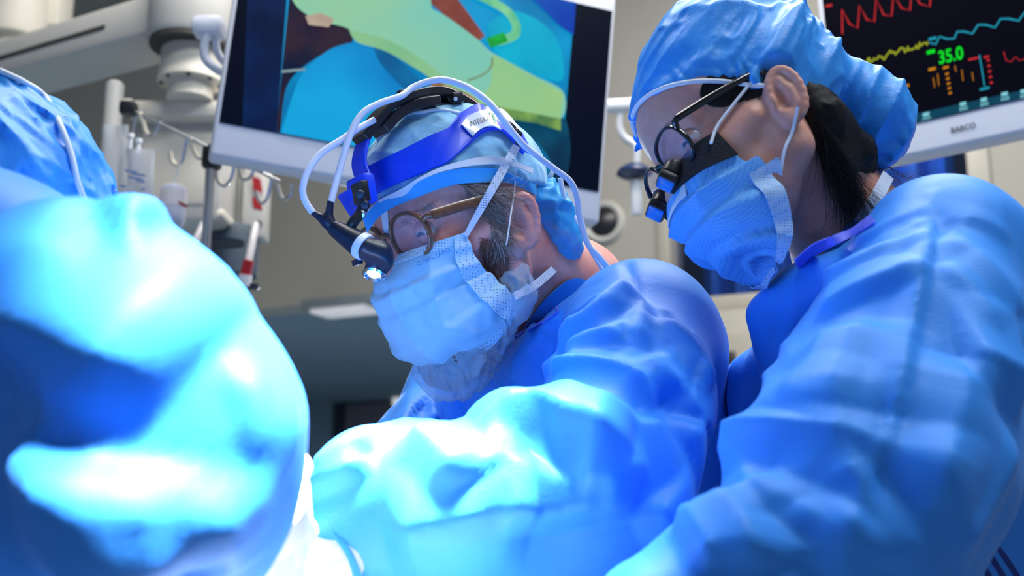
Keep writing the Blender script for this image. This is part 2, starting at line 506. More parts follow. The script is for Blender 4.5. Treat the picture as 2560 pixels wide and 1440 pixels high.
wbox('door_frame', d1a[0] + 1.0, d1a[0] + 1.08, 0, d1a[1] - 0.07, -3.0, -2.93, M['doorframe'], dr, 0.005)
ln = wp(985, 962, -2.9)
M['lamp_on'] = mat('lit_diffuser', (0.9, 0.9, 0.9), 0.5, emit=(1, 1, 0.95), estr=0.5)
tag(wbox('wall_light', ln[0], ln[0] + 0.12, ln[1] - 0.14, ln[1], -2.95, -2.88, M['lamp_on'], None, 0.01), 'small pale upright light far back beside the door in the alcove', 'light')
# strip light on the alcove ceiling, seen from below
def on_ceiling(px, py, z):
    r = ray(px, py); t = (z - CAM[2]) / r[2]; return CAM + r * t
c = on_ceiling(882, 768, ZS - 0.03)
sl_e = empty('strip_light', c, 'pale flat strip light on the dark alcove ceiling', 'light')
RS = WR
box('housing', c + np.array([0, 0, 0.012]), (0.36, 0.16, 0.035), M['grey'], sl_e, RS, 0.004)
M['diffuser'] = mat('pale_diffuser', (0.75, 0.72, 0.74), 0.5, emit=(1.0, 0.95, 0.97), estr=0.28)
box('diffuser', c - np.array([0, 0, 0.012]) - WU * 0.03, (0.24, 0.13, 0.02), M['diffuser'], sl_e, RS, 0.004)
al = area('strip_light_glow', c - np.array([0, 0, 0.03]), c - np.array([0, 0, 1]), 0.24, 90.0, (0.75, 0.88, 1.0), 0.13)
area('curtain_fill', wpt((uB + uC) / 2, 3.0, -0.3), wpt((uB + uC) / 2, 1.8, -0.6), 0.8, 34, (0.8, 0.9, 1.0), 0.3)  # unseen fill added to light the curtain behind the glass
# ================================================================== people: gowns
def px_chain(ch):
    return [(P(a, b, d), r * d / F_PX) for a, b, d, r in ch]
def gown_sdf(chains, k=0.035, cuts=(), cutk=0.006):
    segs = []
    for ch in chains:
        c = px_chain(ch)
        for (a, ra), (b, rb) in zip(c[:-1], c[1:]): segs.append((a, b, ra, rb))
    def fn(p):
        d = None
        for a, b, ra, rb in segs:
            e = sd_rc(p, a, b, ra, rb)
            d = e if d is None else smin(d, e, k)
        for a, b, ra, rb in cuts: d = smax(d, -sd_rc(p, a, b, ra, rb), cutk)
        return d
    lo = np.min([np.minimum(a - ra, b - rb) for a, b, ra, rb in segs], 0) - 0.03
    hi = np.max([np.maximum(a + ra, b + rb) for a, b, ra, rb in segs], 0) + 0.03
    return fn, lo, hi
def make_gown(name, chains, fold_specs, parent, h=0.0045, cuts=(), zmin=0.86, k=0.035, wrinkle=0.0022, wfreq=7.0, seed=0, m=None, grain=(1, 0, 0)):
    fn, lo, hi = gown_sdf(chains, k, cuts)
    lo[2] = max(lo[2], zmin)
    V, Q = mesh_sdf(fn, lo, hi, h)
    N = vnormals(V, Q)
    g = unit(np.array(grain, float)); al = (V @ g)[:, None] * g      # wrinkles run along the grain
    Vs = (V - al) + al * 0.32
    V = V + N * (wrinkle * (crumple(Vs, wfreq, 2, seed, 1.3) - 0.6) * 2)[:, None]
    V, N = folds(V, Q, fold_specs)
    V = relax(V, Q, 1, 0.4)
    o = mk(name, V, Q, m or M['gown'], parent)
    return o
def skirt(name, c, rx, ry, z0, z1, parent, m=None):
    """lower part of the gown, hanging to the shins"""
    n = 40; V = []; Fc = []; zs = np.linspace(z0, z1, 12)
    for j, z in enumerate(zs):
        t = j / 11.0
        for k in range(n):
            a = 2 * math.pi * k / n; f = 1 + 0.05 * (1 - t) * math.sin(a * 7) + 0.03 * (1 - t) * math.sin(a * 3 + 1)
            V.append((c[0] + rx * f * (1.12 - .12 * t) * math.cos(a), c[1] + ry * f * (1.12 - .12 * t) * math.sin(a), z))
    for j in range(11):
        for k in range(n):
            k2 = (k + 1) % n; Fc.append([j * n + k, j * n + k2, (j + 1) * n + k2, (j + 1) * n + k])
    return mk(name, V, Fc, m or M['gown'], parent)

# ---- head in its own frame: x forward, y left, z up, origin between the ears
def rot(y, p, r):
    y, p, r = map(math.radians, (y, p, r))
    cy, sy, cp, sp, c_, s_ = math.cos(y), math.sin(y), math.cos(p), math.sin(p), math.cos(r), math.sin(r)
    return np.array([[cy, -sy, 0], [sy, cy, 0], [0, 0, 1]]) @ np.array([[cp, 0, sp], [0, 1, 0], [-sp, 0, cp]]) @ np.array([[1, 0, 0], [0, c_, -s_], [0, s_, c_]])
def head_core(q, fem=False):
    m = q.copy(); m[:, 1] = np.abs(m[:, 1])
    if fem: m[:, 2] = np.where(m[:, 2] < 0, m[:, 2] / 0.88, m[:, 2])
    d = sd_ell(m, (-0.002, 0, 0.05), (0.098, 0.076, 0.086))
    d = smin(d, sd_ell(m, (0.042, 0, 0.05), (0.062, 0.060, 0.056)), 0.02)
    d = smin(d, sd_ell(m, (0.042, 0, -0.035), (0.056, 0.053, 0.074)), 0.025)
    d = smin(d, sd_rc(m, (0.066, 0.040, -0.016), (0.03, 0.062, -0.006), 0.020, 0.012), 0.02)
    jw = 0.046 if fem else 0.05
    d = smin(d, sd_rc(m, (0.006, jw, -0.05), (0.074, 0.014, -0.098), 0.020, 0.019), 0.025)
    d = smin(d, sd_rc(m, (0.0, 0.058, 0.0), (0.006, jw, -0.05), 0.014, 0.018), 0.02)
    d = smin(d, sd_ell(m, (0.085, 0, -0.100), (0.018, 0.020, 0.016)), 0.015)
    br = 0.007 if fem else 0.0095
    d = smin(d, sd_rc(m, (0.093, 0.012, 0.034), (0.074, 0.047, 0.030), br, br * 0.8), 0.012)
    d = smax(d, -sd_ell(m, (0.103, 0.033, 0.013), (0.019, 0.021, 0.0135)), 0.014)
    d = smin(d, sd_rc(m, (0.094, 0, 0.022), (0.113, 0, -0.022), 0.0085, 0.0115), 0.010)
    d = smin(d, sd_ell(m, (0.104, 0.012, -0.030), (0.012, 0.009, 0.009)), 0.007)
    d = smin(d, sd_ell(m, (0.098, 0, -0.062), (0.014, 0.026, 0.012)), 0.010)
    # closed-over lids leave room for the ball
    return d
def ear_sdf(q):
    m = q.copy(); m[:, 1] = np.abs(m[:, 1])
    # ear frame: u along the ear (leaning back), v across, w outwards
    ang = math.radians(16); u = np.array([-math.sin(ang), 0.10, math.cos(ang)]); u /= np.linalg.norm(u)
    w = np.array([0.30, 0.92, -0.05]); w -= (w @ u) * u; w /= np.linalg.norm(w); v = np.cross(w, u)
    c = np.array([-0.005, 0.078, -0.006])
    L = np.stack([(m - c) @ u, (m - c) @ v, (m - c) @ w], 1) / 0.92
    # outline narrows at the lobe
    def width(t): return 0.0165 + 0.0035 * np.clip(t / 0.03, -1.6, 1)
    d = sd_ell(L, (0.0, 0, 0.0), (0.033, 0.019, 0.0065))
    d = smax(d, -sd_ell(L, (-0.002, 0.004, 0.007), (0.017, 0.0105, 0.0085)), 0.004)
    d = smax(d, -sd_ell(L, (0.017, -0.002, 0.0085), (0.009, 0.011, 0.0055)), 0.004)
    # helix rim, from the root over the top to the lobe
    a = np.linspace(-0.55, 1.35, 12) * np.pi
    rim = [(0.0305 * math.sin(t) - 0.001, -0.0178 * math.cos(t) * -1, 0.002) for t in np.linspace(-2.6, 2.2, 14)]
    rim = [(0.031 * math.cos(t), 0.0175 * math.sin(t), 0.0035) for t in np.linspace(1.5, -2.5, 14)]
    for p0, p1 in zip(rim[:-1], rim[1:]): d = smin(d, sd_rc(L, p0, p1, 0.0034, 0.0034), 0.004)
    d = smin(d, sd_rc(L, (0.018, 0.002, 0.003), (-0.012, -0.008, 0.002), 0.0026, 0.0026), 0.008)
    d = smin(d, sd_ell(L, (-0.003, 0.0155, 0.003), (0.006, 0.004, 0.004)), 0.004)
    d = smin(d, sd_ell(L, (-0.026, 0.004, 0.001), (0.009, 0.008, 0.0045)), 0.006)
    return d
class Head:
    def __init__(s, yaw, pitch, roll, tpx, tpy, td, fem=False, k=1.0):
        """anchored at the near tragus"""
        s.R = rot(yaw, pitch, roll); s.fem = fem; s.k = k
        s.t = P(tpx, tpy, td) - s.R @ np.array([0, 0.072, 0]) * k
    def W(s, L): return np.asarray(L, float) @ s.R.T * s.k + s.t
    def L(s, X): return (np.asarray(X, float) - s.t) @ s.R / s.k
def make_head(H, neck_w, neck_r, m, parent, h=0.0018, extra=None):
    """head, ears, neck and shoulders as one surface"""
    neck_l = [H.L(x) for x in neck_w]
    def fn(q):
        d = head_core(q, H.fem)
        d = smin(d, ear_sdf(q), 0.006)
        # behind the ear and jaw the neck takes over
        nk = None
        for (a, b, ra, rb) in zip(neck_l[:-1], neck_l[1:], neck_r[:-1], neck_r[1:]):
            e = sd_rc(q, a, b, ra, rb); nk = e if nk is None else smin(nk, e, 0.03)
        d = smin(d, nk, 0.016)
        if extra: d = extra(q, d)
        return d
    lo = np.array([-0.125, -0.115, -0.15]); hi = np.array([0.14, 0.115, 0.15])
    for x, r in zip(neck_l, neck_r): lo = np.minimum(lo, x - r); hi = np.maximum(hi, x + r)
    V, Q = mesh_sdf(fn, lo - 0.008, hi + 0.008, h, 1)
    return mk('body', H.W(V), Q, m, parent)

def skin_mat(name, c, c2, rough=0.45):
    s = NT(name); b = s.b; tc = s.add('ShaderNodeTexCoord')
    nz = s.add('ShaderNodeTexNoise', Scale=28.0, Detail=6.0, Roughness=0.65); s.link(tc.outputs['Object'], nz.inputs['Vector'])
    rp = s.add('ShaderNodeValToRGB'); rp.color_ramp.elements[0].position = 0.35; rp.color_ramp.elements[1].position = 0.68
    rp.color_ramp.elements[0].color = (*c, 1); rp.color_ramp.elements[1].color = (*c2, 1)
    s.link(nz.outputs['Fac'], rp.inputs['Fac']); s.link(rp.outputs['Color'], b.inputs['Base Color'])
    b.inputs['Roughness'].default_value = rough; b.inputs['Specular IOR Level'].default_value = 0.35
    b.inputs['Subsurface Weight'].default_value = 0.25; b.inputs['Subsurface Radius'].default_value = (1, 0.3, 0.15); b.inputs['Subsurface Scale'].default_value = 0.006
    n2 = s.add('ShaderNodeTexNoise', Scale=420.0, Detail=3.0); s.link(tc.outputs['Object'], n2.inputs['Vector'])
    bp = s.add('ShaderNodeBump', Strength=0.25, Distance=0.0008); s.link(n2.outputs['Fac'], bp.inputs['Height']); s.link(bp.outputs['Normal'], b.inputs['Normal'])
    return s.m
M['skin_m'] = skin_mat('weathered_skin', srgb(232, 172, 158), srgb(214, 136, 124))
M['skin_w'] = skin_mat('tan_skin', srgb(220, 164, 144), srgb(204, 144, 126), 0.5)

# ------------------------------------------------ the surgeon with the headlight
man = empty('person', (0.12, 1.28, 0.0), 'surgeon in the middle with white headlight cables, round brown glasses and pale mask', 'person', 'surgical team')
HM = Head(217, 21, 0, 1282, 550, 1.17)
man_neck = [HM.W((-0.022, 0, -0.02)), P(1425, 740, 1.33), P(1450, 860, 1.34)]
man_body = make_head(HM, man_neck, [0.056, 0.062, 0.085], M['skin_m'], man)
man_chains = [
    [(1400, 960, 1.33, 225), (1460, 1200, 1.34, 300), (1500, 1600, 1.34, 330)],
    [(1150, 990, 1.44, 105), (1390, 880, 1.33, 150), (1600, 830, 1.20, 160), (1650, 880, 1.22, 150)],
    [(1640, 880, 1.24, 160), (1650, 1150, 1.27, 170), (1660, 1500, 1.28, 190)],
    [(1610, 850, 1.16, 172), (1580, 1010, 1.06, 190), (1490, 1215, 0.98, 200), (1180, 1255, 0.95, 178), (935, 1240, 0.95, 152), (810, 1395, 0.93, 112)],
    [(1510, 1265, 0.99, 205), (1490, 1420, 1.0, 205), (1180, 1370, 0.965, 165), (985, 1370, 0.955, 105)],
    [(1130, 975, 1.44, 105), (1030, 1130, 1.36, 95), (900, 1190, 1.22, 90), (800, 1250, 1.12, 62)],
]
man_folds = [
    ([(1140, 1068), (1250, 1003), (1350, 946), (1450, 914), (1550, 893)], 0.012, 0.005, 0.04),
    ([(1400, 955), (1490, 958), (1560, 980), (1625, 1030)], 0.045, 0.024, 0.024),
    ([(1400, 1020), (1500, 1062), (1600, 1078), (1660, 1065)], 0.016, 0.012, 0.05),
    ([(1190, 1088), (1320, 1076), (1440, 1104), (1560, 1145)], 0.06, 0.032, 0.028),
    ([(1210, 1150), (1300, 1190), (1400, 1208), (1485, 1212)], 0.02, 0.010, 0.03),
    ([(1440, 1192), (1520, 1196), (1610, 1165)], 0.04, 0.012, 0.02),
    ([(960, 1306), (1100, 1296), (1233, 1268), (1320, 1262)], 0.06, 0.022, 0.05),
    ([(1240, 1262), (1320, 1276), (1450, 1262), (1590, 1246)], 0.06, 0.020, 0.016),
    ([(1010, 1105), (1080, 1135), (1140, 1185), (1165, 1225)], 0.04, 0.018, 0.022),
    ([(1624, 1242), (1645, 1290), (1665, 1347)], 0.05, 0.014, 0.02),
    ([(1420, 872), (1507, 818), (1600, 750)], 0.05, 0.020, 0.012),
    ([(1340, 880), (1420, 810), (1520, 745), (1590, 715)], 0.03, 0.006, 0.012),
    ([(1430, 905), (1480, 880), (1530, 862), (1562, 862)], 0.025, 0.014, 0.012),
    ([(1560, 652), (1582, 700), (1600, 752)], 0.008, -0.004),
    ([(1606, 760), (1598, 820), (1585, 880)], 0.012, 0.010, 0.04),
    ([(1660, 775), (1747, 868), (1788, 973)], 0.010, -0.005),
    ([(1640, 800), (1720, 880), (1760, 980)], 0.05, 0.010, 0.018),
    ([(1600, 905), (1660, 965), (1720, 1000)], 0.04, 0.012, 0.02),
    ([(1690, 1010), (1725, 1050), (1700, 1110)], 0.05, 0.014, 0.02),
    ([(1315, 965), (1350, 880), (1420, 800)], 0.035, 0.012, 0.012),
    ([(1270, 1000), (1315, 890), (1370, 815)], 0.03, 0.008, 0.012),
    ([(1360, 960), (1410, 890), (1470, 830)], 0.03, 0.008, 0.012),
    ([(1080, 1060), (1085, 990), (1130, 930)], 0.04, 0.014, 0.012),
    ([(1010, 1075), (1030, 1000), (1060, 930)], 0.02, 0.008, 0.02),
        ([(800, 1180), (860, 1130), (930, 1095)], 0.02, 0.010, 0.012),
    ([(770, 1222), (840, 1190), (920, 1150)], 0.02, 0.010, 0.012),
]
man_cut = [(P(1400, 700, 1.30), P(1435, 560, 1.27), 0.080, 0.10), (P(1290, 700, 1.22), P(1390, 720, 1.29), 0.050, 0.08)]
man_gown = make_gown('gown', man_chains, man_folds, man, cuts=man_cut, seed=1, h=0.004, grain=(1, 0.2, -0.25))
skirt('gown_skirt', (0.10, 1.32), 0.17, 0.16, 0.35, 0.9, man)

# ------------------------------------------------ the assistant on the right
wom = empty('person', (0.52, 1.12, 0.0), 'assistant on the right with magnifying loupes, black hair and blue bouffant cap', 'person', 'surgical team')
HW = Head(192, 27, 17, 1942, 243, 1.03, True, 0.93)
wom_neck = [HW.W((-0.022, 0, -0.02)), P(2110, 560, 1.13), P(2170, 680, 1.14)]
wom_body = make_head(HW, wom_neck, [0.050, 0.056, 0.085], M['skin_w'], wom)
wom_chains = [
    [(2190, 790, 1.13, 190), (2300, 1100, 1.13, 290), (2330, 1600, 1.13, 330)],
    [(2180, 760, 1.12, 130), (2360, 640, 1.0, 165), (2540, 740, 1.06, 190), (2560, 1000, 1.08, 260)],
    [(2150, 650, 1.06, 62), (2060, 705, 1.05, 50), (1985, 740, 1.065, 40), (1915, 790, 1.08, 26), (1950, 880, 1.09, 40), (1985, 980, 1.10, 60)],
    [(2020, 800, 1.11, 70), (2030, 960, 1.12, 85), (2050, 1200, 1.12, 150)],
    [(1990, 830, 1.14, 70), (1890, 960, 1.24, 62), (1880, 1200, 1.22, 75)],
    [(2370, 650, 0.99, 185), (2290, 900, 0.93, 262), (2205, 1150, 0.88, 300), (2090, 1400, 0.84, 290)],
    [(2090, 1400, 0.84, 290), (1860, 1480, 0.80, 200), (1640, 1560, 0.77, 170)],
]
wom_folds = [
    ([(2336, 472), (2320, 617), (2275, 848), (2218, 1086), (2160, 1230), (2090, 1440)], 0.006, 0.006, 0.018),
    ([(1860, 1140), (1930, 1104), (2050, 1098), (2195, 1118)], 0.05, 0.022, 0.035),
    ([(1852, 1150), (1880, 1230), (1935, 1300)], 0.05, 0.012, 0.02),
    ([(1714, 1305), (1755, 1360), (1785, 1440)], 0.04, 0.016, 0.014),
    ([(1790, 1270), (1850, 1330), (1890, 1440)], 0.05, 0.012, 0.02),
    ([(2070, 700), (2190, 648), (2315, 590)], 0.03, 0.008, 0.010),
    ([(2040, 800), (2150, 730), (2312, 668)], 0.04, 0.009, 0.012),
    ([(2100, 640), (2220, 570), (2325, 520)], 0.03, 0.005, 0.010),
    ([(2180, 610), (2250, 585), (2318, 560)], 0.015, 0.003, 0.008),
    ([(2340, 605), (2430, 640), (2540, 760), (2560, 800)], 0.05, 0.006, 0.016),
    ([(2345, 660), (2420, 720), (2490, 830)], 0.04, 0.004, 0.012),
    ([(2350, 560), (2430, 552), (2530, 600)], 0.04, 0.004, 0.012),
    ([(2395, 900), (2450, 912), (2510, 940), (2550, 960)], 0.05, 0.016, 0.028),
    ([(2395, 905), (2380, 1040), (2300, 1200), (2260, 1260)], 0.03, 0.014, 0.05),
    ([(2330, 1080), (2320, 1200), (2270, 1330), (2240, 1440)], 0.04, 0.012, 0.05),
    ([(2530, 1100), (2470, 1220), (2370, 1400)], 0.02, 0.010, 0.05),
    ([(2085, 830), (2040, 940), (1980, 1060)], 0.05, 0.010, 0.025),
    ([(2170, 800), (2120, 920), (2100, 1040)], 0.05, 0.009, 0.03),
    ([(2170, 1180), (2060, 1240), (1990, 1340)], 0.05, 0.010, 0.03),
    ([(2130, 1290), (2080, 1360), (2060, 1440)], 0.04, 0.008, 0.02),
    ([(2000, 690), (1975, 800), (1990, 920)], 0.03, 0.007, 0.012),
    ([(1840, 900), (1832, 1000), (1850, 1100)], 0.02, 0.007, 0.010),
    ([(1870, 880), (1862, 1000), (1880, 1100)], 0.02, 0.007, 0.010),
    ([(1930, 850), (1935, 960), (1960, 1050)], 0.03, 0.008, 0.012),
]
wom_cut = [(P(2085, 505, 1.09), P(2110, 330, 1.08), 0.064, 0.09), (P(1990, 560, 1.04), P(2060, 520, 1.08), 0.030, 0.055)]
wom_gown = make_gown('gown', wom_chains, wom_folds, wom, cuts=wom_cut, seed=4, h=0.004, grain=(-0.35, -0.2, -0.9))
skirt('gown_skirt', (0.50, 1.16), 0.16, 0.15, 0.35, 0.9, wom)

# ------------------------------------------------ the colleague at the left edge, back to the lens
left = empty('person', (-0.52, 0.82, 0.0), 'gowned colleague at the left edge, out of focus, reaching an arm to the field', 'person', 'surgical team')
left_chains = [
    [(-260, 640, 0.85, 250), (-60, 765, 0.80, 270), (160, 780, 0.75, 175), (310, 745, 0.71, 150), (425, 905, 0.69, 178), (540, 1075, 0.69, 170), (596, 1222, 0.73, 100)],
    [(-60, 765, 0.80, 270), (-80, 1300, 0.80, 370), (-80, 1700, 0.82, 390)],
    [(150, 1100, 0.74, 225), (370, 1190, 0.70, 205), (535, 1240, 0.71, 125)],
    [(250, 1250, 0.72, 200), (400, 1420, 0.72, 200)],
]
left_folds = [
    ([(-60, 800), (100, 825), (230, 850), (340, 905), (440, 978)], 0.09, 0.030, 0.035),
    ([(60, 950), (200, 975), (330, 992), (430, 1000)], 0.02, 0.006, 0.09),
    ([(285, 600), (340, 585), (385, 598)], 0.03, 0.014, 0.05),
    ([(-40, 660), (120, 690), (260, 650)], 0.06, 0.014, 0.04),
    ([(560, 985), (610, 970), (665, 962)], 0.02, 0.004, 0.03),
    ([(600, 1090), (680, 1075), (745, 1072)], 0.04, 0.006, 0.06),
    ([(230, 1120), (215, 1280), (300, 1440)], 0.08, 0.020, 0.05),
    ([(380, 1160), (370, 1300), (420, 1440)], 0.06, 0.014, 0.05),
    ([(545, 1190), (555, 1300), (570, 1440)], 0.03, 0.010, 0.02),
    ([(90, 1130), (200, 1180), (330, 1180)], 0.06, 0.012, 0.05),
]
left_gown = make_gown('gown', left_chains, left_folds, left, h=0.006, seed=9, k=0.055)
skirt('gown_skirt', (-0.50, 0.84), 0.2, 0.17, 0.35, 0.9, left)
# ================================================================== head gear, shared builders
def text_mesh(s, bold=0.0, spacing=1.0):
    cu = bpy.data.curves.new('lettering', 'FONT'); cu.body = s; cu.size = 1.0; cu.offset = bold; cu.space_character = spacing
    cu.resolution_u = 3
    ob = bpy.data.objects.new('lettering_tmp', cu); COL.objects.link(ob)
    dg = bpy.context.evaluated_depsgraph_get(); me = bpy.data.meshes.new_from_object(ob.evaluated_get(dg))
    V = np.array([v.co[:] for v in me.vertices]); Fc = [list(p.vertices) for p in me.polygons]
    bpy.data.objects.remove(ob); bpy.data.curves.remove(cu); bpy.data.meshes.remove(me)
    V[:, 0] -= V[:, 0].min(); w = V[:, 0].max(); V /= w
    return V, Fc, V[:, 1].max()
def text_on(name, s, bvh, p0, p1, hpx, m, parent, off=0.0006, bold=0.0, arc=0.0):
    """letters laid on a surface along the line p0-p1"""
    V, Fc, h = text_mesh(s, bold); p0 = np.array(p0, float); p1 = np.array(p1, float)
    e = p1 - p0; n = np.array([e[1], -e[0]]); n /= np.linalg.norm(n)
    out = []
    for v in V:
        q = p0 + e * v[0] + n * (v[1] / h * hpx + arc * math.sin(math.pi * v[0]))
        x = hit(bvh, q[0], q[1], off); out.append(x if x is not None else P(q[0], q[1], 1.1))
    return mk(name, out, Fc, m, parent, False)
def glasses(H, name, parent, m, mlens, cy, rx, ry, x0, z0, tube_r, wrap=0.12, panto=0.12, hinge=None, temple=None, bridge_z=0.006, sq=2.3, temple_r=(0.0030, 0.0016), mtemple=None):
    """real frame: two rims, lenses, bridge and temples, in head space"""
    g = empty(name, H.W((x0, 0, z0)), *parent)
    for sgn in (1, -1):
        a = np.linspace(0, 2 * np.pi, 49)
        yy = rx * np.sign(np.cos(a)) * np.abs(np.cos(a)) ** (2 / sq); zz = ry * np.sign(np.sin(a)) * np.abs(np.sin(a)) ** (2 / sq)
        yl = sgn * (cy + yy); xl = x0 - wrap * yy + panto * zz - 0.02 * (yy / rx) ** 2 * rx
        loop = np.stack([xl, yl, z0 + zz], 1)
        V, Fc = tube_vf(H.W(loop), tube_r, 8, cap=False, flat=(1.5, 0.9), ref=H.R @ np.array([1.0, 0, 0]))
        sharp(mk('rim', V, Fc, m, g), 80)
        c = H.W((x0 - 0.0005, sgn * cy, z0)); L = H.W(loop[:-1]) * 0.985 + c * 0.015; n = len(L)
        bk = L - H.R @ np.array([0.0012, 0, 0])
        Fl = [[n * 2, i, (i + 1) % n] for i in range(n)] + [[n * 2 + 1, n + (i + 1) % n, n + i] for i in range(n)] + [[i, n + i, n + (i + 1) % n, (i + 1) % n] for i in range(n)]
        mk('lens', np.vstack([L, bk, [c + H.R @ np.array([0.0008, 0, 0])], [c - H.R @ np.array([0.0004, 0, 0])]]), Fl, mlens, g)
        hp = np.array(hinge) * [1, sgn, 1]
        outer = np.array([x0 - wrap * rx * 0.9, sgn * (cy + rx * 0.95), z0 + ry * 0.45])
        tube('end_piece', H.W(cr([outer, (outer + hp) / 2 + [0.002, 0, 0.001], hp], 8)), 0.0032, m, g, 8)
        tp = np.array(temple) * [1, sgn, 1]
        V, Fc = tube_vf(H.W(cr([hp, (hp + tp) / 2 + [0, sgn * 0.002, 0.001], tp, tp + [-0.018, -sgn * 0.004, -0.018]], 16)), 1.0, 8, flat=temple_r, ref=H.R @ np.array([0, 0, 1.0]))
        sharp(mk('temple', V, Fc, mtemple or m, g), 60)
    b0 = cy - rx
    tube('bridge', H.W(cr([(x0 + wrap * rx, -b0, z0 + bridge_z), (x0 + wrap * rx + 0.004, 0, z0 + bridge_z + 0.003), (x0 + wrap * rx, b0, z0 + bridge_z)], 10)), tube_r * 1.3, m, g, 8)
    return g
def eye(H, parent, iris, look=(0.80, 0.20, -0.42), cy=0.033):
    me = []
    for sgn in (1, -1):
        c = np.array([0.0795, sgn * cy, 0.0135]); r = 0.0122
        bm = bmesh.new(); bmesh.ops.create_uvsphere(bm, u_segments=40, v_segments=32, radius=r)
        lk = unit(np.array([look[0], look[1], look[2]])); Rm = H.R @ frame(lk)
        for v in bm.verts: v.co = Vector(H.W(c) + Rm @ np.array(v.co))
        bm.faces.ensure_lookup_table(); ax3 = H.R @ lk; c3 = H.W(c)
        for f in bm.faces:
            ca = float(unit(np.array(f.calc_center_median()) - c3) @ ax3)
            f.material_index = 2 if ca > math.cos(0.20) else (1 if ca > math.cos(0.50) else 0)
        ob = bmobj('eyeball', bm, M['sclera'], parent); ob.data.materials.append(iris); ob.data.materials.append(M['pupil'])
        # lids: spherical bands in front of the ball
        for up_ in (1, -1):
            n, k = 26, 9; V = []
            for i in range(n):
                az = -1.35 + 2.7 * i / (n - 1)                  # left-right
                edge = (0.02 if up_ > 0 else -0.30) * 1.0 + (0.06 if up_ > 0 else -0.02) * math.cos(az * 1.16)
                far = 1.3 * up_
                for j in range(k):
                    el = edge + (far - edge) * j / (k - 1)
                    rr = r * (1.06 + 0.05 * math.sin(j / (k - 1) * 3.1) - (0.0 if j else 0.02))
                    V.append(c + rr * np.array([math.cos(el) * math.cos(az), math.cos(el) * math.sin(az), math.sin(el)]))
            Fc = [[i * k + j, (i + 1) * k + j, (i + 1) * k + j + 1, i * k + j + 1] for i in range(n - 1) for j in range(k - 1)]
            o = mk('eyelid', H.W(np.array(V)), Fc, None, parent); me.append(o)
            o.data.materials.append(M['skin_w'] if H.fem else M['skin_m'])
            sm = o.modifiers.new('thick', 'SOLIDIFY'); sm.thickness = 0.0009; sm.offset = 0
    return me
def eye_mat(name, iris):
    s = NT(name); tc = s.add('ShaderNodeTexCoord')
    # iris at the pole of the ball: read the ball's own generated z
    sp = s.add('ShaderNodeSeparateXYZ'); 
    s.b.inputs['Base Color'].default_value = (0.75, 0.72, 0.72, 1); s.b.inputs['Roughness'].default_value = 0.08
    return s.m
def strands(name, bvh, poly, n, ang, length, m, parent, r=0.00022, lift=0.003, curl=0.35, seed=0, spread=0.35, npts=6, dens=None):
    """short hairs rooted on the surface inside a pixel polygon"""
    rg = np.random.default_rng(seed); poly = np.array(poly, float); lo = poly.min(0); hi = poly.max(0); parts = []
    def inside(q):
        c = False; j = len(poly) - 1
        for i in range(len(poly)):
            if (poly[i, 1] > q[1]) != (poly[j, 1] > q[1]) and q[0] < (poly[j, 0] - poly[i, 0]) * (q[1] - poly[i, 1]) / (poly[j, 1] - poly[i, 1]) + poly[i, 0]: c = not c
            j = i
        return c
    t = 0
    while len(parts) < n and t < n * 12:
        t += 1
        q = lo + rg.random(2) * (hi - lo)
        if not inside(q): continue
        x = hit(bvh, q[0], q[1], 0.0002)
        if x is None: continue
        a = math.radians(ang(q) if callable(ang) else ang) + rg.normal() * spread
        L = length * (0.6 + 0.8 * rg.random()); d = depth_of(x)
        nrm = unit(CAM - x); k = rg.normal() * curl; pts = []; pos = x.copy(); step = L / (npts - 1)
        for i in range(npts):
            s_ = i / (npts - 1); pts.append(pos + nrm * lift * math.sin(s_ * 2.2) * (0.4 + rg.random() * 0.1))
            dirv = math.cos(a) * RT - math.sin(a) * UP
            pos = pos + dirv * step; a += k * 0.5
        rr = r * np.linspace(1, 0.3, npts)
        parts.append(tube_vf(np.array(pts), rr, 3, cap=False))
    if not parts: return None
    V, Fc = merge(parts); o = mk(name, V, Fc, m, parent); o['kind'] = 'stuff'; return o
def hair_mat(name, cols):
    s = NT(name); g = s.add('ShaderNodeNewGeometry'); rp = s.add('ShaderNodeValToRGB')
    el = rp.color_ramp.elements; el[0].color = (*cols[0], 1); el[1].color = (*cols[-1], 1)
    for i, c in enumerate(cols[1:-1]): e = el.new((i + 1) / (len(cols) - 1)); e.color = (*c, 1)
    s.link(g.outputs['Random Per Island'], rp.inputs['Fac']); s.link(rp.outputs['Color'], s.b.inputs['Base Color'])
    s.b.inputs['Roughness'].default_value = 0.45
    return s.m
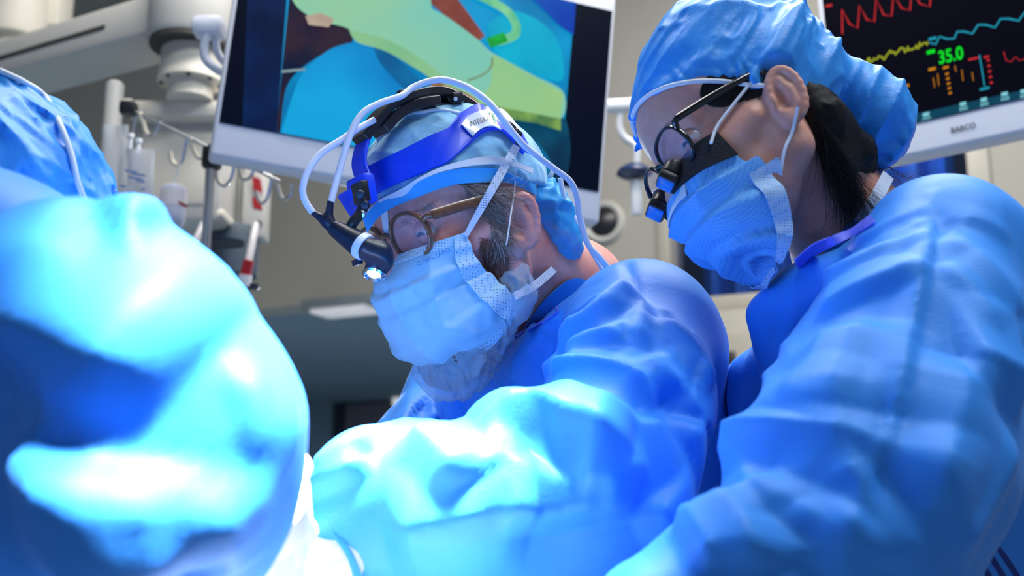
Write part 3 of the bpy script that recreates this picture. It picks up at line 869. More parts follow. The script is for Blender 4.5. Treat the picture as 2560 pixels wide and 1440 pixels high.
def mask_surface(H, edge_l, cen_l, nv=56, ns=70, pleats=(), pw=0.9, amp=0.003, cfreq=45, camp=0.0016, seed=0, gap=0.0):
    """mirror-symmetric mask in head space: near edge path, centre path"""
    E = cr(edge_l, nv); C = cr(cen_l, nv); s = np.linspace(-1, 1, ns); th = s * np.pi / 2
    sy = np.sign(th) * np.abs(np.sin(th)) ** pw; cx = np.abs(np.cos(th)) ** pw
    G = np.zeros((nv, ns, 3))
    G[..., 0] = E[:, None, 0] + (C - E)[:, None, 0] * cx[None]
    G[..., 1] = E[:, None, 1] * sy[None]
    G[..., 2] = C[:, None, 2] + (E - C)[:, None, 2] * (np.abs(s) ** 1.7)[None]
    du = np.gradient(G, axis=0); dv = np.gradient(G, axis=1); N = unit(np.cross(du, dv))
    if N[nv // 2, ns // 2, 0] < 0: N = -N
    v = np.linspace(0, 1, nv)[:, None]; D = np.zeros((nv, ns))
    for (v0, slope, a, w) in pleats:
        t = v - v0 - slope * np.abs(s)[None]
        D += a * np.where(t > 0, np.clip(1 - t / w, 0, 1), np.clip(1 + t / (w * 0.22), 0, 1))
    flat = G.reshape(-1, 3)
    D += (camp * 2 * (crumple(flat, cfreq * 0.45, 2, seed) - 0.6)).reshape(nv, ns) * np.clip(v * 5, 0, 1) * np.clip((1 - v) * 8, 0.2, 1)
    G = G + N * D[..., None]
    return G, N
def mask_mesh(name, H, G, N, m, parent, thick=0.0011):
    nv, ns = G.shape[:2]
    f = H.W((G + N * thick / 2).reshape(-1, 3)); b = H.W((G - N * thick / 2).reshape(-1, 3))
    return shell(name, f, b, nv, ns, m, parent)

# ================================================================== the surgeon's head
bvM = bvh_of(man_body)
M['sclera'] = mat('eye_white', srgb(205, 200, 205), 0.1); M['pupil'] = mat('pupil', (0.004, 0.004, 0.005), 0.05)
M['iris_m'] = mat('grey_blue_eye', srgb(60, 90, 110), 0.08, var=0.3, vscale=300)
M['iris_w'] = mat('dark_eye', srgb(20, 14, 30), 0.06)
eye(HM, man, M['iris_m']); eye(HW, wom, M['iris_w'])
b0, b1, b2 = (HM.L(hit(bvM, *q)) for q in ((932, 556), (1133, 462), (1290, 452)))
bn = unit(np.cross(b1 - b0, b2 - b0)); bn = bn if bn[2] > 0 else -bn
print('brim', b0, b1, b2, bn)
def mirrored(p0, n):  # brim plane made symmetric about the face
    return unit(np.array([n[0], 0.0, n[2]]))
bn2 = mirrored(b1, bn)
def capM(q):
    d = head_core(q) - 0.0055
    d = smin(d, sd_ell(q, (0.02, 0, 0.095), (0.070, 0.060, 0.044)), 0.02)
    d = d - 0.0045 * (crumple(q, 26, 2, 3) - 0.6)
    return smax(d, -((q - b1) @ bn2 + 0.0), 0.004)
V, Q = mesh_sdf(capM, (-0.12, -0.1, -0.03), (0.13, 0.1, 0.17), 0.0024, 1)
man_cap = mk('tie_cap', HM.W(V), Q, M['tiecap'], man)
bvC = bvh_of(man_cap, man_body)
M['hood'] = mat('thin_blue_hood', (0.03, 0.40, 0.85), 0.55, spec=0.3, alpha=0.86, bump=0.3, bscale=90)
fnH, lo, hi = gown_sdf([[(1255, 462, 1.215, 26), (1310, 478, 1.225, 34), (1368, 530, 1.25, 56), (1392, 600, 1.26, 60), (1404, 645, 1.27, 30)], [(1330, 500, 1.27, 70), (1370, 590, 1.29, 60)]], 0.02)
V, Q = mesh_sdf(lambda p: fnH(p) - 0.006 * (crumple(p, 28, 3, 21) - 0.6), lo, hi, 0.0028, 1)
V = buckle(V, Q, 0.14, 90, 0.22, 0.002, 3, 14.0, 0.3)
mk('cap_hood', V, Q, M['hood'], man)
# the lower band of the cap, deeper blue, and the white tie above it
M['capband'] = mat('cap_band_cloth', (0.05, 0.42, 0.86), 0.7, bump=0.4, bscale=150)
up_e = [(906, 545), (960, 497), (1015, 470), (1090, 438), (1165, 422), (1240, 424), (1300, 446), (1330, 462)]
lo_e = [(918, 580), (968, 530), (1053, 490), (1133, 463), (1200, 452), (1260, 458), (1310, 476), (1335, 490)]
ribbon('cap_band', hits(bvC, up_e, 0.0035), hits(bvC, lo_e, 0.0035), 0.002, M['capband'], man, 60, 6)
ribbon('cap_tie', hits(bvC, [(930, 527), (965, 496), (1010, 470), (1050, 448), (1120, 417), (1220, 400), (1280, 406), (1320, 425)], 0.006), hits(bvC, [(932, 531), (968, 501), (1013, 477), (1050, 458), (1120, 429), (1220, 414), (1280, 421), (1318, 438)], 0.006), 0.0015, M['whitecloth'], man, 50, 4)
tube('cap_seam', hits(bvC, [(945, 352), (958, 338), (984, 322), (984, 300), (1020, 287), (1060, 281), (1100, 276), (1150, 286)], 0.001), 0.0022, M['whitecloth'], man, 8, 40)
# tie tails behind the head
for a, b in (([(1312, 388), (1328, 372), (1345, 392), (1352, 425), (1355, 452)], 7), ([(1330, 372), (1352, 396), (1376, 425), (1362, 448), (1352, 456)], 8)):
    A = np.array([P(x, y, 1.25) for x, y in a]); B = np.array([P(x + b, y + b * 0.8, 1.255) for x, y in a])
    ribbon('cap_tie_tail', A, B, 0.0006, M['whitecloth'], man, 24, 3)

# ---- mask
eM = [hit(bvM, x, y, 0.006) for x, y in ((1160, 588), (1180, 645), (1218, 692))] + [hit(bvM, 1256, 722, 0.012), hit(bvM, 1284, 742, 0.014)]
eM = [HM.L(x) for x in eM]
cM = np.array([(0.106, 0, -0.002), (0.129, 0, -0.030), (0.130, 0, -0.062), (0.118, 0, -0.105), (0.082, 0, -0.136)])
GM, NM = mask_surface(HM, eM, cM, pleats=((0.34, -0.10, 0.005, 0.20), (0.52, -0.05, 0.004, 0.18), (0.70, 0.0, 0.004, 0.2)), camp=0.0035, cfreq=60, seed=7)
man_mask = mask_mesh('face_mask', HM, GM, NM, M['mask_pale'], man)
bvK = bvh_of(man_mask)
def dotted(name, c, dot, scale, thr=0.25):
    s = NT(name); tc = s.add('ShaderNodeTexCoord'); vo = s.add('ShaderNodeTexVoronoi', Scale=scale, Randomness=0.1); s.link(tc.outputs['Object'], vo.inputs['Vector'])
    rp = s.add('ShaderNodeValToRGB'); rp.color_ramp.elements[0].position = thr; rp.color_ramp.elements[1].position = thr + 0.08
    rp.color_ramp.elements[0].color = (*dot, 1); rp.color_ramp.elements[1].color = (*c, 1)
    s.link(vo.outputs['Distance'], rp.inputs['Fac']); s.link(rp.outputs['Color'], s.b.inputs['Base Color']); s.b.inputs['Roughness'].default_value = 0.8
    bp = s.add('ShaderNodeBump', Strength=0.4, Distance=0.0006); s.link(vo.outputs['Distance'], bp.inputs['Height']); s.link(bp.outputs['Normal'], s.b.inputs['Normal'])
    return s.m
M['binding'] = dotted('stitched_binding', (0.52, 0.74, 0.86), (0.13, 0.34, 0.55), 330)
# bound side edges of the mask, on both cheeks
for sg, si in ((1, GM.shape[1] - 1), (-1, 0)):
    inner = 6 if sg > 0 else -6
    A = HM.W(GM[:, si] + NM[:, si] * 0.0025); B = HM.W(GM[:, si - inner] + NM[:, si - inner] * 0.0030)
    ribbon('mask_binding', A[::3], B[::3], 0.0012, M['binding'], man, 80, 6)
ribbon('mask_binding', HM.W(GM[0, ::7] + NM[0, ::7] * 0.001), HM.W(GM[4, ::7] + NM[4, ::7] * 0.001), 0.0010, M['binding'], man, 60, 4)
ribbon('mask_binding', HM.W(GM[-1, ::7] + NM[-1, ::7] * 0.001), HM.W(GM[-4, ::7] + NM[-4, ::7] * 0.001), 0.0010, M['binding'], man, 60, 4)
M['print_blue'] = mat('blue_print', srgb(60, 150, 215), 0.7)
text_on('mask_print', 'O HALYARD', bvK, (1046, 666), (1126, 629), 11, M['print_blue'], man_mask, 0.0012)
# straps
M['strap'] = dotted('perforated_strap', (0.66, 0.74, 0.86), (0.10, 0.16, 0.30), 420, 0.2)
bvC2 = bvh_of(man_cap, man_body, man_mask)
s0_, s1_ = hit(bvC2, 1158, 590, 0.004), hit(bvC2, 1279, 378, 0.010)
sm_ = (s0_ + s1_) / 2 + unit(CAM - s0_) * 0.010; wv_ = unit(P(1300, 600, 1.1) - P(1285, 592, 1.1)) * 0.0042
ribbon('mask_strap', [s0_ - wv_ * 0.6, sm_ - wv_, s1_ - wv_], [s0_ + wv_ * 0.6, sm_ + wv_, s1_ + wv_], 0.0008, M['strap'], man, 40, 4)
ribbon('mask_strap', [P(1282, 732, 1.135), P(1335, 702, 1.17), P(1390, 655, 1.24)], [P(1290, 750, 1.135), P(1345, 720, 1.17), P(1400, 672, 1.24)], 0.0008, M['strap'], man, 24, 4)
tube('string', [hit(bvC2, 1280, 405, 0.006), hit(bvC2, 1277, 470, 0.006), hit(bvC2, 1272, 540, 0.012), P(1266, 612, 1.13)], 0.0009, M['whitecloth'], man, 6, 20)
# ---- beard and its net
M['hair_m'] = hair_mat('greying_hair', [srgb(92, 66, 52), srgb(150, 128, 112), srgb(205, 196, 188), srgb(120, 90, 72)])
M['beard'] = mat('grey_beard', srgb(70, 74, 82), 0.7, var=0.3, vscale=150, bump=0.6, bscale=300)
def beardf(q):
    m = q.copy(); m[:, 1] = np.abs(m[:, 1])
    d = sd_rc(m, (0.02, 0.052, -0.062), (0.07, 0.018, -0.115), 0.02, 0.026)
    d = smin(d, sd_ell(m, (0.078, 0, -0.126), (0.026, 0.034, 0.026)), 0.02)
    return d - 0.004 * (crumple(q, 70, 2, 31) - 0.6)
V, Q = mesh_sdf(beardf, (-0.02, -0.09, -0.17), (0.13, 0.09, -0.02), 0.0026, 1)
beard = mk('beard', HM.W(V), Q, M['beard'], man)
M['net'] = mat('white_beard_net', (0.62, 0.78, 0.95), 0.6, spec=0.3, alpha=0.42, bump=0.5, bscale=200)
def netf(q):
    m = q.copy(); m[:, 1] = np.abs(m[:, 1])
    d = sd_rc(m, (0.008, 0.062, -0.040), (0.016, 0.060, -0.075), 0.012, 0.019)
    d = smin(d, sd_rc(m, (0.016, 0.060, -0.075), (0.07, 0.022, -0.124), 0.020, 0.028), 0.02)
    d = smin(d, sd_ell(m, (0.078, 0, -0.130), (0.034, 0.040, 0.032)), 0.02)
    return d - 0.009 * (crumple(q * [1, 1, 0.5], 55, 3, 37) - 0.6)
V, Q = mesh_sdf(netf, (-0.03, -0.1, -0.185), (0.13, 0.1, -0.01), 0.0026, 1)
net = mk('beard_net', HM.W(V), Q, M['net'], man)
bvN = bvh_of(beard, man_body)
strands('beard_hair', bvN, [(1100, 880), (1200, 860), (1260, 790), (1300, 760), (1290, 860), (1230, 925), (1160, 940), (1105, 920)], 900, 20, 0.018, M['hair_m'], man, 0.00018, 0.004, 0.5, 3, 0.9)
strands('sideburn', bvM, [(1150, 455), (1225, 452), (1262, 500), (1272, 560), (1262, 610), (1235, 600), (1220, 560), (1190, 500)], 950, lambda q: 62 + (q[0] - 1200) * 0.2, 0.026, M['hair_m'], man, 0.00022, 0.006, 0.35, 5, 0.4)
strands('temple_hair', bvM, [(1135, 458), (1225, 450), (1260, 490), (1200, 490)], 260, 25, 0.03, M['hair_m'], man, 0.00022, 0.006, 0.25, 8, 0.3)
M['stubble'] = hair_mat('brown_stubble', [srgb(90, 52, 40), srgb(130, 84, 66), srgb(110, 70, 60)])
strands('cheek_beard', bvM, [(1195, 590), (1250, 600), (1270, 640), (1265, 700), (1230, 690), (1205, 650)], 800, 75, 0.011, M['stubble'], man, 0.00018, 0.002, 0.3, 6, 0.4)
strands('eyebrow', bvM, [(998, 556), (1030, 530), (1075, 512), (1078, 520), (1035, 542), (1003, 568)], 160, -25, 0.009, M['hair_m'], man, 0.00018, 0.002, 0.2, 12, 0.3)
# ---- glasses
M['horn'] = mat('brown_horn', srgb(112, 72, 48), 0.3, var=0.35, vscale=120, coat=0.3)
M['lens'] = mat('spectacle_lens', (0.75, 0.62, 0.9), 0.02, spec=0.6, alpha=0.10)
glasses(HM, 'glasses', ('round brown horn glasses worn by the surgeon with the headlight', 'glasses'), M['horn'], M['lens'], 0.0355, 0.0275, 0.0235, 0.103, 0.0125, 0.0023, hinge=(0.094, 0.069, 0.025), temple=(0.004, 0.079, 0.026), temple_r=(0.0052, 0.0014), sq=2.15)
# white pad on the bridge of the nose
ribbon('nose_pad', hits(bvM, [(955, 525), (960, 550), (962, 570), (970, 590)], 0.002), hits(bvM, [(972, 520), (974, 545), (976, 566), (985, 578)], 0.002), 0.001, M['whitecloth'], man, 16, 4)
# ================================================================== headlight of the surgeon (worn, but a thing of its own)
M['bandblue'] = mat('royal_blue_plastic', srgb(0, 66, 226), 0.4, spec=0.4, coat=0.15)
M['navy'] = mat('navy_black_plastic', srgb(12, 26, 48), 0.38, spec=0.5)
M['cable'] = mat('white_cable', (0.74, 0.79, 0.90), 0.4)
M['chrome'] = mat('chrome', (0.8, 0.8, 0.82), 0.12, metal=1.0)
hl = empty('headlight', HM.W((0.10, 0, 0.10)), 'blue headband headlight with white cables on the surgeon, black lamp at his brow', 'headlight')
upn = [(1306, 366), (1287, 330), (1253, 290), (1220, 271), (1187, 273), (1152, 294), (1120, 328), (1070, 352), (990, 390), (935, 418)]
lon = [(1296, 388), (1270, 352), (1240, 331), (1205, 334), (1172, 362), (1122, 406), (1085, 424), (1053, 437), (985, 468), (938, 492)]
U = hits(bvC, upn, 0.006); Lw = hits(bvC, lon, 0.006)
Ul = HM.L(U); Ll = HM.L(Lw)
fU = np.array([[Ul[-1][0] + 0.012, 0.0, Ul[-1][2] - 0.001]]); fL = np.array([[Ll[-1][0] + 0.012, 0.0, Ll[-1][2] - 0.001]])
mir = lambda A: A[::-1] * np.array([1, -1, 1])
band = ribbon('headband', HM.W(np.vstack([Ul, fU, mir(Ul)])), HM.W(np.vstack([Ll, fL, mir(Ll)])), 0.0032, M['bandblue'], hl, 120, 8, bulge=0.0015)
bvB = bvh_of(band)
badge = ribbon('badge', hits(bvB, [(1153, 313), (1168, 294), (1194, 281), (1222, 278), (1246, 288)], 0.0012), hits(bvB, [(1182, 343), (1196, 329), (1214, 320), (1234, 318), (1252, 323)], 0.0012), 0.0014, mat('badge_white', (0.62, 0.70, 0.84), 0.15, coat=0.8), hl, 30, 6)
bvG = bvh_of(badge, band)
M['ink'] = mat('dark_ink', srgb(35, 45, 65), 0.6)
text_on('badge_print', 'INTEGRA', bvG, (1177, 317), (1224, 301), 13, M['ink'], badge, 0.0007)
M['green'] = mat('green_print', srgb(0, 140, 95), 0.6)
for k, (x, y, s) in enumerate(((1224, 283, 4), (1231, 288, 4.5), (1234, 296, 5), (1237, 305, 3.5), (1239, 311, 2))):
    q = [hit(bvG, x + dx * s, y + dy * s, 0.0009) for dx, dy in ((-.5, -.8), (.5, -.9), (.7, .7), (-.3, .8))]
    if all(i is not None for i in q): mk('badge_leaf', q, [[0, 1, 2, 3]], M['green'], badge, False)
# blue front strap and black crown
def flatstrap(name, pts, w, t, m, n=30, parent=hl):
    pts = cr(np.array(pts), n); T = unit(np.gradient(pts, axis=0)); y = HM.R @ np.array([0, 1.0, 0])
    nn = unit(np.cross(T, y)); w = np.broadcast_to(w, (n,)) if np.ndim(w) == 0 else cr(np.array(w)[:, None], n)[:, 0]
    V = np.stack([pts + y * w[:, None] + nn * t, pts - y * w[:, None] + nn * t, pts - y * w[:, None] - nn * t, pts + y * w[:, None] - nn * t], 1).reshape(-1, 3)
    Fc = [[i * 4 + k, i * 4 + (k + 1) % 4, (i + 1) * 4 + (k + 1) % 4, (i + 1) * 4 + k] for i in range(n - 1) for k in range(4)] + [[3, 2, 1, 0], [(n - 1) * 4 + k for k in range(4)]]
    o = mk(name, V, Fc, m, parent); b = o.modifiers.new('bevel', 'BEVEL'); b.width = 0.0012; b.segments = 2
    return sharp(o, 40)
flatstrap('front_strap', [P(915, 460, 1.125), P(900, 420, 1.13), P(899, 390, 1.135), P(910, 350, 1.145), P(928, 325, 1.15)], 0.013, 0.002, M['bandblue'])
flatstrap('crown_strap', [P(900, 350, 1.14), P(930, 312, 1.15), P(965, 272, 1.16), P(1030, 243, 1.175), P(1090, 234, 1.19), P(1140, 248, 1.205), P(1190, 276, 1.215), P(1250, 320, 1.23)], [0.012, 0.016, 0.016, 0.015, 0.013, 0.010, 0.008, 0.008], 0.0045, M['dark'], 40)
flatstrap('crown_pad', [P(948, 330, 1.15), P(985, 292, 1.16), P(1030, 268, 1.17), P(1085, 258, 1.18)], 0.014, 0.005, M['dark'], 20)
box('crown_latch', P(1140, 246, 1.19), (0.014, 0.012, 0.012), M['dark'], hl, HM.R, 0.002)
lathe('latch_pin', [(0.0022, 0), (0.0022, 0.0015), (0.0, 0.0018)], P(1139, 247, 1.181), CAM - P(1139, 247, 1.181), M['white'], hl, 12)
box('cable_clip', P(1006, 236, 1.155), (0.009, 0.008, 0.010), M['dark'], hl, HM.R, 0.002)
for x, y in ((1277, 317), (1293, 333), (1300, 356)): box('cable_clip', P(x, y, 1.165), (0.006, 0.007, 0.010), M['dark'], hl, HM.R @ rot(0, 40, 0), 0.0015)
lathe('rear_pad', [(0.004, 0), (0.010, 0.001), (0.011, 0.006), (0.006, 0.009), (0, 0.0095)], P(1297, 380, 1.20), RT * 0.6 + (CAM - P(1297, 380, 1.2)) * 0.5, M['bandblue'], hl, 20)
flatstrap('rear_strap', [P(1270, 350, 1.2), P(1290, 395, 1.215), P(1320, 440, 1.235)], 0.004, 0.0012, M['dark'], 10)
tube('cable', [P(827, 506, 1.085), P(853, 410, 1.10), P(877, 333, 1.11), P(907, 283, 1.12), P(953, 257, 1.13), P(1003, 240, 1.14), P(1030, 220, 1.15), P(1070, 204, 1.155), P(1113, 200, 1.155), P(1170, 219, 1.15), P(1220, 254, 1.145), P(1253, 293, 1.145), P(1287, 337, 1.15), P(1320, 372, 1.16), P(1387, 423, 1.19), P(1425, 453, 1.21), P(1443, 493, 1.22), P(1450, 543, 1.225), P(1470, 610, 1.23), P(1500, 645, 1.235), P(1535, 690, 1.25)], 0.0034, M['cable'], hl, 12, 140)
tube('cable', [P(782, 532, 1.085), P(763, 502, 1.085), P(757, 470, 1.085), P(770, 427, 1.09), P(803, 383, 1.10), P(853, 350, 1.11), P(893, 323, 1.12), P(935, 300, 1.135)], 0.0034, M['cable'], hl, 12, 60)
tube('cable', [P(1400, 445, 1.23), P(1412, 500, 1.235), P(1428, 530, 1.24), P(1452, 570, 1.24), P(1475, 620, 1.245), P(1510, 680, 1.255)], 0.0028, M['cable'], hl, 12, 40)
# lamp
DL = 1.085
b0_, b1_ = P(832, 568, DL), P(900, 611, DL - 0.012)
ax = b1_ - b0_; Ln = np.linalg.norm(ax); px2 = DL / F_PX
lathe('lamp_body', [(0.0, 0), (19 * px2, 0.0005), (21 * px2, 0.003), (33 * px2, Ln - 0.001), (30 * px2, Ln)], b0_, ax, M['navy'], hl, 36)
b2_ = b1_ + unit(ax) * 19 * px2
lathe('lamp_ring', [(33.5 * px2, 0), (34.5 * px2, 0.0008), (34.5 * px2, 18 * px2), (33 * px2, 19 * px2)], b1_, ax, M['cable'], hl, 36)
hd = [(b2_, 30 * px2), (P(948, 634, DL - 0.01), 32 * px2), (P(952, 650, DL - 0.008), 31 * px2), (P(941, 672, DL - 0.004), 29 * px2)]
def lampf(p):
    d = None
    for (a, ra), (b, rb) in zip(hd[:-1], hd[1:]):
        e = sd_rc(p, a, b, ra, rb); d = e if d is None else smin(d, e, 0.004)
    d = smax(d, (p - P(936, 682, DL)) @ unit(P(930, 700, DL - 0.012) - P(944, 655, DL)), 0.001)
    return d
X = np.array([x for x, _ in hd]); V, Q = mesh_sdf(lampf, X.min(0) - 0.02, X.max(0) + 0.02, 0.0012, 1)
mk('lamp_head', V, Q, M['navy'], hl)
la = unit(P(930, 700, DL - 0.012) - P(944, 655, DL)); lc = P(936, 681, DL)
lathe('lamp_bezel', [(27 * px2, -0.003), (29.5 * px2, 0), (29.5 * px2, 0.003), (25 * px2, 0.0045), (21 * px2, 0.002)], lc, la, M['chrome'], hl, 36)
M['led'] = mat('lit_lens', (0.9, 0.95, 1.0), 0.1, emit=(0.8, 0.92, 1.0), estr=1.4, bump=1.0, bscale=900)
lathe('lamp_lens', [(22 * px2, 0.001), (15 * px2, 0.0028), (0.0, 0.0036)], lc, la, M['led'], hl, 30)
sp2 = bpy.data.lights.new('headlight_beam', 'SPOT'); sp2.energy = 3.0; sp2.spot_size = math.radians(50); sp2.spot_blend = 0.6; sp2.shadow_soft_size = 0.008
so = bpy.data.objects.new('headlight_beam', sp2); COL.objects.link(so); so.location = lc + la * 0.008
so.rotation_euler = Vector(la).to_track_quat('-Z', 'Y').to_euler()
# strain relief of the two cables
def yf(p):
    d = sd_rc(p, P(832, 568, DL), P(818, 552, DL), 17 * px2, 14 * px2)
    d = smin(d, sd_rc(p, P(820, 555, DL), P(826, 506, DL), 12 * px2, 8.5 * px2), 0.004)
    d = smin(d, sd_rc(p, P(818, 555, DL), P(784, 532, DL), 13 * px2, 7.5 * px2), 0.004)
    return d
X = np.array([P(832, 568, DL), P(826, 500, DL), P(778, 530, DL)]); V, Q = mesh_sdf(yf, X.min(0) - 0.015, X.max(0) + 0.015, 0.0013, 1)
mk('strain_relief', V, Q, M['navy'], hl)
# bracket: blue front housing, black link arm, four pivots
fz = HM.R @ rot(0, -8, 0)
box('front_housing', P(905, 478, 1.105), (0.014, 0.036, 0.030), M['bandblue'], hl, fz, 0.004)
box('housing_recess', P(902, 482, 1.0935), (0.008, 0.020, 0.020), M['dark'], hl, fz, 0.001)
box('front_flap', P(882, 508, 1.115), (0.006, 0.030, 0.028), M['bandblue'], hl, HM.R @ rot(0, 20, 0), 0.003)
tube('link_arm', [P(900, 485, 1.088), P(908, 512, 1.086), P(900, 535, 1.084), P(884, 555, 1.08), P(872, 575, 1.082)], 0.0052, M['dark'], hl, 10, 24)
for (x, y), mm in zip(((901, 486), (913, 513), (904, 535), (887, 551)), (M['navy'], M['navy'], M['chrome'], M['chrome'])):
    c = P(x, y, 1.083); lathe('pivot_screw', [(0.0044, -0.002), (0.0044, 0.002), (0.0036, 0.003), (0, 0.0033)], c, unit(CAM - c) + RT * -0.25, mm, hl, 20)
box('lamp_tab', P(893, 655, 1.085), (0.006, 0.012, 0.006), M['navy'], hl, HM.R, 0.001)

# ================================================================== the assistant's head
bvW = bvh_of(wom_body)
w0, w1_, w2_ = (HW.L(hit(bvW, *q)) for q in ((1600, 268), (1740, 208), (1930, 190)))
wn = unit(np.array([-(w1_[2] - w0[2]), 0, (w1_[0] - w0[0])])); wn = wn if wn[2] > 0 else -wn
print('wbrim', w0, w1_, w2_, wn)
bag = px_chain([(2030, 175, 1.10, 48), (2120, 235, 1.12, 78), (2185, 300, 1.12, 92), (2200, 335, 1.12, 80)])
bag = [(HW.L(a), r / HW.k) for a, r in bag]
def capW(q):
    m = q * np.array([1, 1, 1.0])
    d = sd_ell(m, (-0.022, 0, 0.070), (0.112, 0.094, 0.108))
    d = smin(d, head_core(q, True) - 0.004, 0.012)
    # elastic brim: plane from the brow to over the ear
    t = (q - w0) @ wn
    d = smax(d, -t, 0.004)
    e = None
    for (a, ra), (b, rb) in zip(bag[:-1], bag[1:]):
        x = sd_rc(q, a, b, ra, rb); e = x if e is None else smin(e, x, 0.02)
    d = smin(d, e, 0.012)
    ang = np.arctan2(q[:, 1], q[:, 0] + 0.01)
    gather = np.exp(-np.clip(t, 0, 1) / 0.013) * np.abs(np.sin(ang * 17 + 3 * vnoise(q * 40, 2))) * 0.0035
    d = d - gather * (np.abs(t) < 0.09) - 0.024 * (crumple(q @ rot(0, 30, 0) * np.array([0.5, 0.9, 1.4]), 13, 3, 41, 1.5) - 0.62)
    mm = q.copy(); mm[:, 1] = np.abs(mm[:, 1]); d = smax(d, -sd_ell(mm, (-0.008, 0.092, -0.004), (0.030, 0.026, 0.040)), 0.006)
    return d
V, Q = mesh_sdf(capW, (-0.26, -0.14, -0.13), (0.14, 0.14, 0.21), 0.0026, 1)
V = relax(V, Q, 1)
wom_cap = mk('bouffant_cap', HW.W(V), Q, M['cap'], wom)
bvWC = bvh_of(wom_cap, wom_body)
ax_ = np.linspace(-2.0, 2.0, 44); el_ = []
for a in ax_:   # white elastic along the brow
    d0 = np.array([math.cos(a), math.sin(a), 0.0]); o = np.array([-0.005, 0, 0.0])
    lo_r, hi_r = 0.03, 0.16
    tz = lambda r: w0[2] - (wn[0] * (o[0] + d0[0] * r - w0[0])) / wn[2]
    for _ in range(24):
        r = (lo_r + hi_r) / 2; q = np.array([[o[0] + d0[0] * r, d0[1] * r, tz(r)]])
        if head_core(q, True)[0] < 0.004: lo_r = r
        else: hi_r = r
    el_.append(HW.W(np.array([o[0] + d0[0] * r, d0[1] * r, tz(r) - 0.001])))
tube('cap_elastic', el_, 0.0022, M['whitecloth'], wom, 8, 90)
# hair
M['hair_w'] = mat('black_hair', (0.005, 0.004, 0.005), 0.6, spec=0.25, bump=0.6, bscale=60)
M['hair_ws'] = hair_mat('black_strands', [(0.004, 0.003, 0.004), (0.012, 0.009, 0.010), (0.006, 0.005, 0.006)])
fnh, lo, hi = gown_sdf([[(2015, 235, 1.055, 30), (2040, 270, 1.06, 44), (2065, 320, 1.07, 56), (2125, 390, 1.09, 56), (2160, 430, 1.10, 26)], [(2045, 300, 1.055, 38), (2085, 400, 1.06, 34), (2100, 450, 1.07, 12)]], 0.02)
V, Q = mesh_sdf(lambda p: fnh(p) - 0.003 * (crumple(p * np.array([1, 1, 0.35]), 90, 2, 5) - 0.6), lo, hi, 0.003, 1)
mk('hair', V, Q, M['hair_w'], wom)
hp = HW.L(hit(bvW, 1835, 215))
def sideh(q):
    d = head_core(q, True) - 0.0014
    r = sd_ell(q, hp + np.array([-0.005, 0.0, 0.004]), (0.040, 0.03, 0.022))
    r = smin(r, sd_rc(q, hp + np.array([-0.012, 0.004, 0.0]), hp + np.array([-0.020, 0.008, -0.026]), 0.012, 0.004), 0.01)
    return smax(d, r, 0.003)
V, Q = mesh_sdf(sideh, hp - 0.07, hp + 0.07, 0.0022, 1)
mk('side_hair', HW.W(V), Q, M['hair_w'], wom)
bvW2 = bvh_of(*[o for o in wom.children if o.name.startswith(('hair', 'body', 'side_hair'))])
strands('loose_hair', bvW2, [(1740, 205), (1900, 205), (1905, 250), (1870, 250), (1800, 232)], 500, 15, 0.028, M['hair_ws'], wom, 0.00025, 0.002, 0.2, 2, 0.25)
strands('loose_hair', bvW2, [(2020, 290), (2060, 300), (2130, 420), (2140, 470), (2090, 470), (2050, 400)], 700, 65, 0.05, M['hair_ws'], wom, 0.00028, 0.004, 0.12, 3, 0.18)
strands('loose_hair', bvW2, [(2080, 420), (2120, 420), (2140, 470), (2100, 480)], 60, 86, 0.055, M['hair_ws'], wom, 0.0003, 0.004, 0.06, 4, 0.07)
rg = np.random.default_rng(4); parts = []
for k in range(46):
    a = P(2150 + rg.normal() * 14, 395 + rg.normal() * 12, 1.09 + rg.random() * 0.02)
    e = P(2240 + rg.random() * 80, 415 + rg.random() * 60, 1.08 + rg.random() * 0.04); mid = (a + e) / 2 + UP * (-0.012 + 0.012 * rg.normal())
    parts.append(tube_vf(cr([a, mid, e], 8), 0.0003 * np.linspace(1, 0.3, 8), 3, cap=False))
V, Fc = merge(parts); o = mk('loose_hair', V, Fc, M['hair_ws'], wom); o['kind'] = 'stuff'
strands('eyebrow', bvW, [(1655, 318), (1675, 300), (1700, 296), (1690, 306), (1668, 325)], 120, -30, 0.007, M['hair_ws'], wom, 0.00018, 0.001, 0.1, 5, 0.2)
